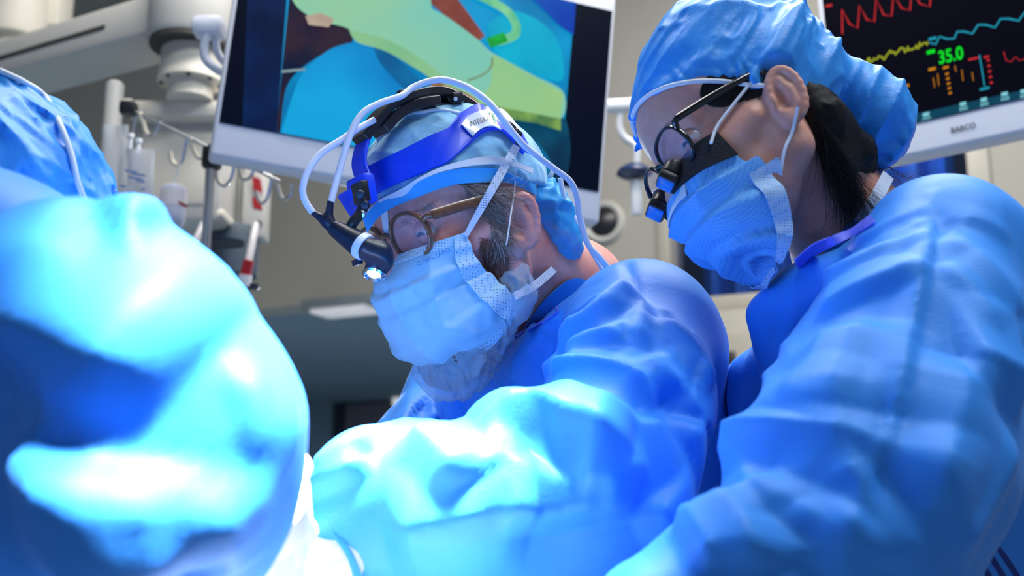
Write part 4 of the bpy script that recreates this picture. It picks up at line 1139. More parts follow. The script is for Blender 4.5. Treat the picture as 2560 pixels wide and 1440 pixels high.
# mask
eW = [HW.L(hit(bvW, x, y, o)) for x, y, o in ((1792, 336, 0.003), (1850, 400, 0.004), (1912, 425, 0.005), (1955, 480, 0.008), (1970, 560, 0.012))]
eW[-2] = HW.L(P(1973, 540, 0.995)); eW[-1] = HW.L(P(1966, 628, 1.0))
cW = np.array([(0.104, 0, -0.002), (0.128, 0, -0.030), (0.127, 0, -0.056), (0.118, 0, -0.085), (0.090, 0, -0.106)])
eW.append(eW[-1] + np.array([-0.002, -0.024, -0.003])); cW = np.vstack([cW, [[0.058, 0, -0.110]]])
GW, NW = mask_surface(HW, eW, cW, pleats=((0.30, 0.02, 0.008, 0.16), (0.48, 0.02, 0.010, 0.18), (0.66, 0.03, 0.010, 0.18), (0.82, 0.03, 0.007, 0.16)), camp=0.0022, cfreq=50, seed=17)
def grid_cloth(name, c, c2, scale):
    s = NT(name); tc = s.add('ShaderNodeTexCoord'); mp = s.add('ShaderNodeMapping'); mp.inputs['Rotation'].default_value = (0.3, 0.35, 0.5); s.link(tc.outputs['Object'], mp.inputs['Vector'])
    vo = s.add('ShaderNodeTexVoronoi', Scale=scale, Randomness=0.0); vo.distance = 'CHEBYCHEV'; s.link(mp.outputs['Vector'], vo.inputs['Vector'])
    rp = s.add('ShaderNodeValToRGB'); rp.color_ramp.elements[0].position = 0.25; rp.color_ramp.elements[1].position = 0.5
    rp.color_ramp.elements[0].color = (*c, 1); rp.color_ramp.elements[1].color = (*c2, 1); s.link(vo.outputs['Distance'], rp.inputs['Fac'])
    s.link(rp.outputs['Color'], s.b.inputs['Base Color']); s.b.inputs['Roughness'].default_value = 0.6
    bp = s.add('ShaderNodeBump', Strength=0.3, Distance=0.0005); s.link(vo.outputs['Distance'], bp.inputs['Height']); bp.invert = True; s.link(bp.outputs['Normal'], s.b.inputs['Normal'])
    return s.m
M['mask_blue'] = grid_cloth('blue_mask_cloth', (0.20, 0.52, 0.90), (0.05, 0.30, 0.78), 480)
wom_mask = mask_mesh('face_mask', HW, GW, NW, M['mask_blue'], wom)
ns = GW.shape[1]
M['foam'] = mat('black_foam', (0.008, 0.008, 0.012), 0.9, bump=0.6, bscale=500)
nh = np.arange(ns // 2 + 6, ns, 4)
for idx in (nh, ns - 1 - nh):
    ribbon('mask_foam', HW.W(GW[0, idx] + NW[0, idx] * 0.002), HW.W(GW[9, idx] + NW[9, idx] * 0.003), 0.003, M['foam'], wom, 40, 5)
ribbon('nose_tape', HW.W(GW[2, ns // 2 - 12:ns // 2 + 14:4] + NW[2, ns // 2 - 12:ns // 2 + 14:4] * 0.003), HW.W(GW[14, ns // 2 - 12:ns // 2 + 14:4] + NW[14, ns // 2 - 12:ns // 2 + 14:4] * 0.003), 0.0008, M['whitecloth'], wom, 20, 5)
M['bind_w'] = dotted('pale_binding', (0.42, 0.62, 0.88), (0.12, 0.3, 0.7), 380)
for sg, si in ((1, ns - 1), (-1, 0)):
    inner = 5 if sg > 0 else -5
    ribbon('mask_binding', HW.W(GW[22:, si] + NW[22:, si] * 0.0025)[::3], HW.W(GW[22:, si - inner] + NW[22:, si - inner] * 0.0035)[::3], 0.001, M['bind_w'], wom, 70, 6)
bvWm = bvh_of(wom_body, wom_mask)
tube('ear_loop', [hit(bvWm, 1777, 362, 0.005), hit(bvWm, 1800, 325, 0.006), hit(bvWm, 1838, 268, 0.006), hit(bvWm, 1880, 205, 0.006)], 0.0016, M['whitecloth'], wom, 8, 24)
tube('ear_loop', [hit(bvWm, 1945, 432, 0.007), hit(bvWm, 1962, 375, 0.007), hit(bvWm, 1978, 320, 0.006), hit(bvWm, 1990, 275, 0.006)], 0.0016, M['whitecloth'], wom, 8, 24)
ribbon('loop_tab', [P(1912, 412, 0.985), P(1942, 394, 0.985), P(1952, 405, 0.985)], [P(1912, 436, 0.985), P(1940, 432, 0.985), P(1956, 440, 0.985)], 0.001, M['bind_w'], wom, 14, 4)
# glasses with loupes
M['black_frame'] = mat('black_acetate', (0.006, 0.006, 0.01), 0.12, coat=0.5)
M['loupe_glass'] = mat('blue_coated_glass', srgb(20, 110, 200), 0.04, spec=0.9, coat=1.0)
gw = glasses(HW, 'loupe_glasses', ('black glasses with two small magnifying loupes worn by the assistant', 'glasses'), M['black_frame'], M['lens'], 0.0355, 0.0295, 0.0225, 0.106, 0.008, 0.0019, hinge=(0.100, 0.070, 0.024), temple=(0.004, 0.078, 0.030), temple_r=(0.0036, 0.0022), sq=2.4, wrap=0.10, panto=0.18)
for sgn in (1, -1):
    a = np.array([0.1115, sgn * 0.029, -0.003]); ldir = unit(np.array([0.82, -sgn * 0.06, -0.55]))
    lathe('loupe_barrel', [(0.0092, -0.002), (0.0098, 0.0), (0.0098, 0.010), (0.0088, 0.0105), (0.0088, 0.0135)], HW.W(a), HW.R @ ldir, M['dark'], gw, 24)
    c = a + ldir * 0.018; Rl = HW.R @ frame(ldir, np.array([0, 1.0, 0]))
    box('loupe_housing', HW.W(c), (0.0215, 0.0185, 0.010), M['dark'], gw, Rl, 0.003)
    box('loupe_lens', HW.W(c + ldir * 0.0046), (0.0185, 0.0155, 0.003), M['loupe_glass'], gw, Rl, 0.0014)

# ---- necklines
def trimtube(par, pts):
    print('trim', len(pts))
    if len(pts) > 2: tube('collar_trim', pts, 0.0045, M['violet'], par, 8, 40)
def trim_line(bv, pts, off=0.001, fb=None): return hits(bv, pts, off, fb)
M['violet'] = mat('violet_trim', srgb(104, 116, 240), 0.6, var=0.15, vscale=90, bump=0.4, bscale=200)
M['scrub'] = mat('scrub_cloth', srgb(40, 130, 215), 0.7, var=0.05, bump=0.2, bscale=300)
bvMG = bvh_of(man_gown)
bvWG = bvh_of(wom_gown)
def scrub_collar(name, bvb, upper, lower, parent, off=0.006):
    return ribbon(name, hits(bvb, upper, off), hits(bvb, lower, off + 0.002), 0.002, M['scrub'], parent, 40, 8)
scrub_collar('scrub_collar', bvM, [(1318, 800), (1350, 750), (1400, 705), (1430, 695), (1470, 705)], [(1310, 830), (1370, 800), (1420, 775), (1480, 750), (1520, 740)], man)
scrub_collar('scrub_collar', bvW, [(2075, 600), (2130, 545), (2190, 500), (2230, 480)], [(2060, 660), (2150, 640), (2240, 600), (2290, 560)], wom)
ribbon('undershirt_strap', hits(bvW, [(2188, 442), (2160, 490), (2128, 545)], 0.010), hits(bvW, [(2212, 462), (2186, 510), (2152, 560)], 0.010), 0.001, M['whitecloth'], wom, 20, 4)
def collar_band(par, bv, up_, lo_, off=0.002):
    A = hits(bv, up_, off); B = hits(bv, lo_, off)
    print('collar', [round(depth_of(x), 3) for x in A], [round(depth_of(x), 3) for x in B])
    return ribbon('collar_trim', A, B, 0.0012, M['violet'], par, 40, 4)
collar_band(man, bvMG, [(1282, 834), (1318, 814), (1360, 790), (1392, 768)], [(1284, 846), (1322, 826), (1366, 803), (1400, 780)])
collar_band(wom, bvWG, [(1986, 650), (2030, 612), (2080, 590), (2130, 570), (2180, 540)], [(1998, 676), (2042, 636), (2090, 612), (2140, 592), (2192, 560)])
# shoulder tag of the surgeon's gown, back tie and collar tail of the assistant's
ribbon('gown_tag', [P(1568, 662, 1.2), P(1580, 650, 1.2), P(1590, 645, 1.2)], [P(1575, 672, 1.2), P(1586, 664, 1.2), P(1594, 662, 1.2)], 0.0008, M['whitecloth'], man, 8, 3)
ribbon('collar_tail', [P(2378, 446, 1.06), P(2400, 458, 1.06), P(2440, 488, 1.07)], [P(2378, 490, 1.06), P(2400, 500, 1.06), P(2430, 515, 1.07)], 0.0012, M['violet'], wom, 12, 4)
M['tie'] = mat('dark_blue_tie', srgb(8, 40, 120), 0.6)
for k in range(3):
    ribbon('gown_tie', [P(2395 + k * 38, 1330 + k * 8, 0.985), P(2440 + k * 38, 1400 + k * 6, 0.98), P(2480 + k * 36, 1470, 0.98)], [P(2405 + k * 38, 1324 + k * 8, 0.985), P(2452 + k * 38, 1392 + k * 6, 0.98), P(2494 + k * 36, 1466, 0.98)], 0.0015, M['tie'], wom, 16, 3)

# ================================================================== colleague at the left: head and cap
HL = Head(35, 15, 0, -75, 480, 1.0); HL.t = P(-72, 505, 1.0) - HL.R @ np.array([0, 0, 0.04])
left_neck = [HL.W((-0.022, 0, -0.02)), P(-150, 700, 1.0), P(-170, 800, 0.95)]
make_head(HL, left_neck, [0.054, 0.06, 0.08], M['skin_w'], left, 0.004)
cc = P(-72, 505, 1.0); rr_ = 330 / F_PX
def capL(p):
    d = sd_ell(p, cc, (rr_ * 1.0, rr_, rr_ * 0.98))
    return d - 0.020 * (crumple(p @ rot(0, 38, 0) * np.array([0.45, 1, 1.6]), 20, 3, 61, 1.5) - 0.62)
V, Q = mesh_sdf(capL, cc - 0.15, cc + 0.15, 0.003, 1)
V = relax(V, Q, 1)
lcap = mk('bouffant_cap', V, Q, M['cap'], left)
bvL = bvh_of(lcap)
tube('cap_elastic', hits(bvL, [(0, 182), (60, 205), (110, 245), (150, 310), (175, 390), (190, 450), (215, 520)], 0.002), 0.0026, M['whitecloth'], left, 8, 40)

# ================================================================== gloved hands
M['glove'] = mat('white_latex_glove', (0.86, 0.85, 0.88), 0.42, spec=0.4, bump=0.15, bscale=160)
def hand(name, wrist, fdir, back, parent, thumb=1, curl=0.5, s=1.0, h=0.0028):
    """palm, four bent fingers of unequal length and a thumb from the side of the palm"""
    x = unit(fdir); z = unit(np.asarray(back) - (np.asarray(back) @ x) * x); y = np.cross(z, x) * thumb
    Rm = np.stack([x, y, z], 1)
    segs = [((-0.035, 0, 0), (0.0, 0, 0), 0.027, 0.026)]
    for yy in (-0.026, -0.009, 0.009, 0.026): segs.append(((0.0, yy * 0.7, 0), (0.082, yy, 0.003), 0.015, 0.0115))
    for yy, L in ((0.030, 0.070), (0.010, 0.078), (-0.011, 0.073), (-0.030, 0.057)):
        p = np.array([0.084, yy, 0.002]); a = curl * 0.6; r = 0.0098
        for k, f in enumerate((0.45, 0.30, 0.25)):
            q = p + L * f * np.array([math.cos(a), 0.06 * np.sign(yy), -math.sin(a)])
            segs.append((p, q, r, r * 0.92)); p = q; r *= 0.92; a += curl * 0.8
    p = np.array([0.018, 0.028, -0.006]); q = np.array([0.050, 0.060, -0.018]); e = np.array([0.080, 0.064, -0.032])
    segs += [(p, q, 0.016, 0.0115), (q, e, 0.0115, 0.009)]
    def fn(v):
        d = None
        for a, b, ra, rb in segs:
            t = sd_rc(v, a, b, ra, rb); d = t if d is None else smin(d, t, 0.006)
        return d - 0.001 * (crumple(v, 60, 2, 7) - 0.6)
    V, Q = mesh_sdf(fn, (-0.07, -0.06, -0.11), (0.18, 0.09, 0.05), h, 1)
    return mk(name, V * s @ Rm.T + np.asarray(wrist), Q, M['glove'], parent)
def cuff(name, c, axis, r0, r1, L, parent, m=None):
    n = 12; prof = [(r0 * (1 - t) + r1 * t + 0.0012 * math.sin(i * 2.1), L * t) for i, t in enumerate(np.linspace(0, 1, n))]
    return lathe(name, prof, c, axis, m or M['glove'], parent, 36)
# the surgeon's near hand
wd = P(760, 1415, 0.915)
a1 = P(690, 1470, 0.90) - P(850, 1370, 0.93)
cuff('glove_cuff', P(850, 1372, 0.93), a1, 0.036, 0.030, 0.06, man)
hand('glove', P(745, 1420, 0.91), P(560, 1490, 0.90) - P(745, 1420, 0.91), UP * 0.9 - FW * 0.4, man, thumb=-1, curl=0.6)
lathe('sleeve_hem', [(0.040, 0.0), (0.0435, 0.001), (0.0435, 0.006), (0.040, 0.007)], P(838, 1378, 0.93), a1, M['gown'], man, 40)
hand('glove', P(790, 1262, 1.11), P(660, 1330, 1.0) - P(790, 1262, 1.11), UP, man, thumb=1, curl=0.6, h=0.0035)
# the colleague's hand
cuff('glove_cuff', P(640, 1235, 0.74), P(690, 1330, 0.80) - P(640, 1235, 0.74), 0.034, 0.028, 0.05, left)
hand('glove', P(672, 1300, 0.775), P(700, 1430, 0.86) - P(660, 1290, 0.77), UP * 0.4 - FW + RT * 0.6, left, thumb=1, curl=0.5)
# the assistant's near hand, below the frame
hand('glove', P(1560, 1590, 0.76), P(1350, 1650, 0.78) - P(1560, 1590, 0.76), UP, wom, thumb=-1, curl=0.5, h=0.004)
# legs and shoes under the gowns
M['shoe'] = mat('shoe_cover', srgb(60, 120, 190), 0.7)
for prs, (cx, cy), yaw in ((man, (0.12, 1.30), 215), (wom, (0.50, 1.16), 195), (left, (-0.50, 0.84), 40)):
    f = np.array([math.cos(math.radians(yaw)), math.sin(math.radians(yaw)), 0]); l = np.array([-f[1], f[0], 0])
    for sgn in (1, -1):
        b = np.array([cx, cy, 0]) + l * sgn * 0.09
        tube('trouser_leg', [b + [0, 0, 0.06], b + [0, 0, 0.25], b + [0, 0, 0.5]], [0.06, 0.07, 0.08], M['scrub'], prs, 16, 10)
        V, Fc = tube_vf(cr([b - f * 0.07 + [0, 0, 0.04], b + [0, 0, 0.045], b + f * 0.10 + [0, 0, 0.035], b + f * 0.17 + [0, 0, 0.026]], 12), cr(np.array([0.036, 0.044, 0.044, 0.022])[:, None], 12)[:, 0], 14)
        V[:, 2] = np.maximum(V[:, 2], 0.0); mk('shoe', V, Fc, M['shoe'], prs)
# ================================================================== equipment behind the team
# ---- ceiling boom with service head
def beam(name, a, b, w, h, m, parent, bevel=0.01):
    a = np.asarray(a); b = np.asarray(b); L = np.linalg.norm(b - a); x = unit(b - a); y = unit(np.cross([0, 0, 1.0], x)); z = np.cross(x, y)
    return box(name, (a + b) / 2, (L, w, h), m, parent, np.stack([x, y, z], 1), bevel)
DB = 2.35
zb = P(470, 40, DB)[2]
def at_z(px, py, z):
    r = ray(px, py); return CAM + r * ((z - CAM[2]) / r[2])
A0 = at_z(-260, 262, zb); A1 = at_z(505, 42, zb)
M['cream'] = mat('cream_enamel', srgb(222, 216, 202), 0.38, var=0.02)
M['cream2'] = mat('grey_cream_plastic', srgb(196, 194, 188), 0.42, var=0.02)
M['slot'] = mat('dark_slot', srgb(60, 58, 56), 0.6)
boom = empty('ceiling_boom', (A1[0], A1[1], 1.3), 'cream ceiling boom arm with grooved beam and hanging service column, upper left', 'boom')
beam('arm', A0, A1, 0.14, 0.088, M['cream2'], boom, 0.012)
yb = unit(np.cross([0, 0, 1.0], unit(A1 - A0))); sd = -1 if (yb @ (CAM - A1)) < 0 else 1
beam('arm_slot', A0 + (A1 - A0) * 0.1 + yb * sd * 0.069 + [0, 0, -0.004], A0 + (A1 - A0) * 0.80 + yb * sd * 0.069 + [0, 0, -0.004], 0.006, 0.010, M['slot'], boom, 0.001)
kc = P(478, 40, DB)
lathe('knuckle', [(0.082, 0.10), (0.086, 0.09), (0.086, -0.05), (0.080, -0.062), (0.0, -0.062)], kc, (0, 0, 1), M['cream2'], boom, 40)
lathe('knuckle_trim', [(0.079, 0), (0.079, 0.012)], kc + [0, 0, -0.072], (0, 0, 1), M['slot'], boom, 40)
zc = lambda py: P(480, py, DB)[2]
col = np.array([P(480, 150, DB)[0], P(480, 150, DB)[1], 0])
lathe('drop_tube', [(0.045, 0), (0.060, -0.012), (0.062, -0.02), (0.064, -(zc(100) - zc(195))), (0.066, -(zc(100) - zc(200))), (0.066, -(zc(100) - zc(214))), (0.05, -(zc(100) - zc(216)))], col + [0, 0, zc(100)], (0, 0, 1), M['cream'], boom, 44)
for k in range(8):
    a = k * math.pi / 4 + 0.2; lathe('flange_bolt', [(0.004, 0), (0.004, 0.004), (0, 0.0045)], col + [0.058 * math.cos(a), 0.058 * math.sin(a), zc(215)], (0, 0, -1), M['slot'], boom, 8)
lathe('collar', [(0.046, 0), (0.046, -0.006), (0.043, -0.008), (0.046, -0.012), (0.043, -0.016), (0.046, -0.02), (0.046, -(zc(205) - zc(255)))], col + [0, 0, zc(208)], (0, 0, 1), M['cream'], boom, 40)
def pbox(name, x0, x1, y0, y1, d, th, m, parent, bevel=0.006, R=None, back=0.0):
    """upright box whose front face covers the given pixel rectangle at depth d"""
    a = P(x0, y1, d); b = P(x1, y0, d); w = np.linalg.norm((P(x1, (y0 + y1) / 2, d) - P(x0, (y0 + y1) / 2, d))); c = (a + b) / 2
    h = abs(b[2] - a[2]); c = np.array([c[0], (a[1] + b[1]) / 2 + th / 2 + back, (a[2] + b[2]) / 2])
    return box(name, c, (w, th, h), m, parent, R, bevel)
pbox('service_column', 322, 556, 262, 560, DB, 0.16, M['cream2'], boom, 0.012)
pbox('column_rim', 312, 566, 243, 292, DB - 0.02, 0.20, M['cream'], boom, 0.014)
pbox('column_panel', 345, 538, 312, 520, DB - 0.006, 0.02, M['cream'], boom, 0.01)
pbox('column_foot', 380, 560, 520, 545, DB - 0.02, 0.19, M['cream'], boom, 0.008)
lathe('panel_knob', [(0.008, 0), (0.008, 0.004), (0.0, 0.005)], P(495, 508, DB - 0.008), -FW, M['dark'], boom, 16)
p0 = P(288, 212, DB - 0.03); p1 = P(272, 560, DB - 0.03)
lathe('side_post', [(0.0, 0.008), (0.012, 0.006), (0.0185, 0.0), (0.0185, -(p0[2] - p1[2]))], p0, (0, 0, 1), M['cream2'], boom, 28)
pbox('post_bracket', 296, 330, 244, 262, DB - 0.03, 0.03, M['cream'], boom, 0.004)
lathe('canister', [(0.03, 0.0), (0.05, -0.005), (0.055, -0.03), (0.055, -0.11), (0.03, -0.13), (0, -0.13)], P(585, 565, DB + 0.1), (0, 0, 1), mat('dark_canister', srgb(70, 84, 98), 0.4), boom, 30)
lathe('shelf_disc', [(0.0, 0), (0.036, 0), (0.036, -0.006), (0, -0.006)], P(567, 604, DB - 0.05), (0, 0, 1), M['navy'], boom, 28)
# ---- second suspension, top left corner
sus = empty('ceiling_suspension', P(40, 60, 3.0), 'cream ceiling suspension cylinder in the top left corner', 'suspension')
q = P(30, 100, 3.0)
lathe('hub', [(0.085, 0.25), (0.085, 0.02), (0.078, 0.0), (0.05, -0.002)], q, (0, 0, 1), M['cream'], sus, 40)
lathe('stem', [(0.05, 0.0), (0.05, -0.09), (0.04, -0.1), (0, -0.1)], q, (0, 0, 1), M['cream'], sus, 36)
pbox('side_block', 98, 150, -90, 68, 3.05, 0.10, M['cream'], sus, 0.008)

# ---- infusion stand
DI = 2.05; px5 = DI / F_PX
iv = empty('infusion_stand', (P(527, 400, DI)[0], P(527, 400, DI)[1], 0.0), 'chrome infusion pole with black hub and crossbar of double hooks', 'infusion stand')
pb = np.array([P(527, 400, DI)[0], P(527, 400, DI)[1], 0])
lathe('pole', [(0.0085, 0.05), (0.0085, P(527, 380, DI)[2])], pb, (0, 0, 1), M['steel'], iv, 20)
for k in range(5):
    a = k * 2 * math.pi / 5; e = pb + [0.28 * math.cos(a), 0.28 * math.sin(a), 0.0]
    tube('foot', [pb + [0, 0, 0.09], (pb + e) / 2 + [0, 0, 0.08], e + [0, 0, 0.05]], 0.012, M['steel'], iv, 10, 8)
    lathe('caster', [(0.0, -0.012), (0.025, -0.012), (0.025, 0.012), (0, 0.012)], e + [0, 0, 0.025], (math.sin(a), -math.cos(a), 0), M['dark'], iv, 16)
box('hub', P(530, 395, DI), (0.032, 0.03, 0.042), M['dark'], iv, None, 0.006)
def rodp(px): # the crossbar runs away from the lens to the right and rises to the left
    t = (px - 345) / (735 - 345.0); return P(px, 283 + t * 187, DI + 0.10 * (0.5 - t))
tube('crossbar', [rodp(x) for x in (320, 400, 510, 600, 690, 700)], 0.0032, M['steel'], iv, 8)
box('bar_end', P(322, 272, DI + 0.05), (0.03, 0.03, 0.026), M['dark'], iv, None, 0.006)
M['hookcoat'] = mat('cream_hook_coating', srgb(225, 216, 196), 0.35)
def hook(pts):
    pts = cr(np.array([P(x, y, DI + 0.05 - 0.1 * (x - 345) / 390.0) for x, y in pts]), 22)
    tube('hook', pts, 0.0030, M['steel'], iv, 8); tube('hook_tip', pts[:11], 0.0042, M['hookcoat'], iv, 8)
for h_ in ([(350, 282), (358, 305), (365, 330), (380, 340), (393, 325), (398, 296)], [(296, 318), (300, 342), (314, 356), (328, 348), (336, 310), (340, 288)],
           [(425, 378), (430, 402), (442, 413), (455, 402), (464, 365), (470, 345)], [(475, 342), (482, 368), (492, 390), (505, 398), (518, 385), (523, 358)],
           [(540, 428), (546, 452), (560, 464), (576, 450), (585, 420), (590, 402)], [(586, 395), (598, 420), (606, 445), (620, 448), (632, 432), (634, 412)],
           [(640, 478), (646, 496), (656, 508), (668, 495), (676, 465), (680, 445)], [(684, 446), (694, 466), (702, 490), (714, 498), (727, 486), (730, 458)]): hook(h_)
# fluid bags
M['bagfilm'] = mat('clear_bag_film', (0.82, 0.85, 0.90), 0.12, spec=0.8, alpha=0.42, bump=0.8, bscale=30)
def fluid_bag(px0, px1, py0, py1, d, label, seed):
    c = P((px0 + px1) / 2, py0, d); e = empty('fluid_bag', P((px0 + px1) / 2, py1, d), label, 'fluid bag', 'fluid bags on the stand')
    n, r = 22, 14; w = (px1 - px0) / 2; fr = []; bk = []
    for i in range(n):
        v = i / (n - 1); y = py0 + (py1 - py0) * v
        for j in range(r):
            u = -1 + 2 * j / (r - 1); x = (px0 + px1) / 2 + u * w * (1 - 0.10 * (1 - v) * math.sin(v * 3)); th = 0.016 * math.sqrt(max(0, 1 - u * u)) * (0.25 + math.sin(min(1, v * 1.2) * math.pi) * 0.75)
            wv = 0.004 * math.sin(5 * v + 3 * u + seed)
            fr.append(P(x, y, d - th + wv)); bk.append(P(x, y, d + th + wv + 0.0006))
    shell('bag_film', np.array(fr), np.array(bk), n, r, M['bagfilm'], e)
    return e
b1e = fluid_bag(314, 388, 372, 560, DI - 0.02, 'clear fluid bag with blue print hanging nearest the black hub', 0.3)
b2e = fluid_bag(256, 322, 312, 560, DI + 0.03, 'clear empty fluid bag hanging at the left end of the crossbar', 1.9)
M['bagprint'] = mat('blue_bag_print', srgb(70, 120, 190), 0.6)
pr = random.Random(3)
for k, (x, y, w) in enumerate(((312, 424, 30), (330, 432, 34), (322, 441, 36), (340, 450, 22), (300, 462, 16), (352, 470, 10), (355, 490, 9), (320, 480, 8))):
    mk('bag_print', [P(x, y, DI - 0.042), P(x + w, y + w * 0.16, DI - 0.042), P(x + w, y + w * 0.16 + 4, DI - 0.042), P(x, y + 4, DI - 0.042)], [[0, 1, 2, 3]], M['bagprint'], b1e, False)
lathe('bag_port', [(0.004, 0), (0.004, 0.02), (0.006, 0.021), (0.006, 0.028), (0, 0.028)], P(345, 385, DI - 0.02), (0, 0, 1), M['white'], b1e, 12)
lathe('bag_port', [(0.004, 0), (0.004, 0.02), (0.006, 0.021), (0.006, 0.028), (0, 0.028)], P(325, 372, DI - 0.02), (0, 0, 1), M['white'], b1e, 12)
# infusion bottle upside down
M['milk'] = mat('milky_bottle', srgb(205, 208, 222), 0.25, spec=0.5, var=0.06, vscale=40)
bc = P(435, 470, DI); s5 = px5
bt = empty('infusion_bottle', P(432, 680, DI), 'milky infusion bottle hanging upside down left of the pole', 'bottle')
lathe('bottle', [(0.0, 6 * s5), (24 * s5, 5 * s5), (31 * s5, 0), (33 * s5, -8 * s5), (33 * s5, -72 * s5), (31 * s5, -88 * s5), (24 * s5, -104 * s5), (14 * s5, -114 * s5), (13 * s5, -128 * s5), (0, -128 * s5)], bc, (0, 0, 1), M['milk'], bt, 32)
M['labelwhite'] = mat('paper_label', srgb(220, 216, 218), 0.7)
lathe('bottle_label', [(33.5 * s5, -12 * s5), (33.5 * s5, -52 * s5)], bc, (0, 0, 1), M['labelwhite'], bt, 32)
M['redprint'] = mat('red_print', srgb(178, 22, 36), 0.6)
mk('label_stripe', [P(440, 500, DI - 0.0262), P(468, 512, DI - 0.020), P(468, 520, DI - 0.020), P(440, 507, DI - 0.0262)], [[0, 1, 2, 3]], M['redprint'], bt, False)
lathe('drip_chamber', [(5 * s5, 0), (5 * s5, -14 * s5), (14 * s5, -18 * s5), (17 * s5, -40 * s5), (12 * s5, -46 * s5), (12 * s5, -75 * s5), (4 * s5, -80 * s5)], bc + [0, 0, -128 * s5], (0, 0, 1), mat('pale_pink_plastic', srgb(214, 196, 200), 0.35), bt, 24)
tube('hanger', [P(435, 466, DI), P(440, 440, DI), P(448, 418, DI - 0.005)], 0.0012, M['whitecloth'], bt, 6, 10)
# lines
M['tubing'] = mat('clear_tubing', (0.75, 0.72, 0.72), 0.2, alpha=0.75)
t1 = empty('infusion_line', P(455, 680, DI), 'pale slanting infusion line with red end left of the chrome pole', 'tube')
tube('line', [P(508, 560, DI + 0.05), P(490, 600, DI + 0.02), P(468, 650, DI), P(455, 685, DI)], 0.0075, M['tubing'], t1, 10, 20)
tube('line_end', [P(462, 665, DI), P(452, 700, DI)], 0.009, M['redprint'], t1, 10)
t2 = empty('suction_line', P(612, 760, DI + 0.2), 'white line with red clip hanging below the red marked strip', 'tube')
tube('line', [P(640, 560, DI + 0.25), P(630, 610, DI + 0.22), P(620, 660, DI + 0.2), P(612, 700, DI + 0.2), P(608, 760, DI + 0.2)], 0.0080, M['tubing'], t2, 10, 24)
tube('line_clip', [P(622, 650, DI + 0.195), P(613, 690, DI + 0.195)], 0.0105, M['redprint'], t2, 10)
tube('line_joint', [P(614, 686, DI + 0.195), P(610, 715, DI + 0.195)], 0.0125, M['white'], t2, 10)
box('line_valve', P(632, 716, DI + 0.2), (0.022, 0.02, 0.012), M['navy'], t2, None, 0.003)
# white strip with red marks
mk_ = empty('marked_strip', P(636, 600, 2.45), 'white upright equipment strip with slanted red marks left of the video screen', 'panel')
pbox('strip', 604, 664, 385, 600, 2.45, 0.06, M['cream2'], mk_, 0.008)
for y0, y1 in ((398, 432), (440, 482), (490, 526)):
    V = [P(630, y0, 2.443), P(650, y0 + 8, 2.443), P(656, y1, 2.443), P(634, y1 - 6, 2.443)]; V += [v + FW * 0.004 for v in V]
    mk('red_mark', V, [[0, 1, 2, 3], [7, 6, 5, 4], [0, 4, 5, 1], [1, 5, 6, 2], [2, 6, 7, 3], [3, 7, 4, 0]], M['redprint'], mk_, False)
pbox('strip_bar', 606, 640, 548, 552, 2.44, 0.01, M['slot'], mk_, 0.001); pbox('strip_bar', 606, 640, 585, 589, 2.44, 0.01, M['slot'], mk_, 0.001)
lathe('strip_knob', [(0.007, 0), (0.007, 0.006), (0, 0.007)], P(648, 560, 2.44), -FW, M['slot'], mk_, 14)
pbox('side_rail', 560, 590, 400, 600, 2.5, 0.04, M['cream2'], mk_, 0.006)

# ---- monitors
def emis(name, c, s=1.0):
    return mat(name, tuple(x * 0.1 for x in c), 0.3, spec=0.08, emit=c, estr=s)
class Screen:
    def __init__(s, R, o, W, H): s.R, s.o, s.W, s.H = R, np.asarray(o), W, H
    def at(s, u, v, off=0.0): return s.o + s.R @ np.array([u, -off, v])
    def uv(s, px, py):
        r = ray(px, py); n = s.R[:, 1]; t = ((s.o - CAM) @ n) / (r @ n); q = s.R.T @ (CAM + r * t - s.o); return q[0], q[2]
    def px(s, px, py, off): u, v = s.uv(px, py); return s.at(u, v, off)
    def poly(s, name, pts, m, parent, off, smooth=0, clip=True):
        p = np.array([s.uv(*q) for q in pts])
        if smooth: p = cr(np.vstack([p, p[:1]]), smooth)[:-1]
        if clip: p[:, 0] = np.clip(p[:, 0], 0.001, s.W - 0.001); p[:, 1] = np.clip(p[:, 1], 0.001, s.H - 0.001)
        bm = bmesh.new(); vs = [bm.verts.new(Vector(s.at(a, b, off))) for a, b in p]
        try: f = bm.faces.new(vs); bmesh.ops.triangulate(bm, faces=[f])
        except ValueError: pass
        return bmobj(name, bm, m, parent, False)
    def line(s, name, pts, wpx, m, parent, off, n=None):
        p = np.array([s.uv(*q) for q in pts]); 
        if n: p = cr(p, n)
        t = unit(np.gradient(p, axis=0)); nn = np.stack([-t[:, 1], t[:, 0]], 1) * wpx; V = []
        for a, b in zip(p, nn):
            for sg in (1, -1):
                c = a + b * sg; c = np.clip(c, 0.001, [s.W - 0.001, s.H - 0.001]); V.append(s.at(c[0], c[1], off))
        return mk(name, V, [[2 * i, 2 * i + 1, 2 * i + 3, 2 * i + 2] for i in range(len(p) - 1)], m, parent, False)
    def text(s, name, txt, p0, p1, hpx, m, parent, off, bold=0.0):
        V, Fc, h = text_mesh(txt, bold); a = np.array(s.uv(*p0)); b = np.array(s.uv(*p1)); e = b - a
        n = np.array([-e[1], e[0]]); n /= np.linalg.norm(n); hh = hpx
        return mk(name, [s.at(*(a + e * v[0] + n * v[1] / h * hh), off) for v in V], Fc, m, parent, False)
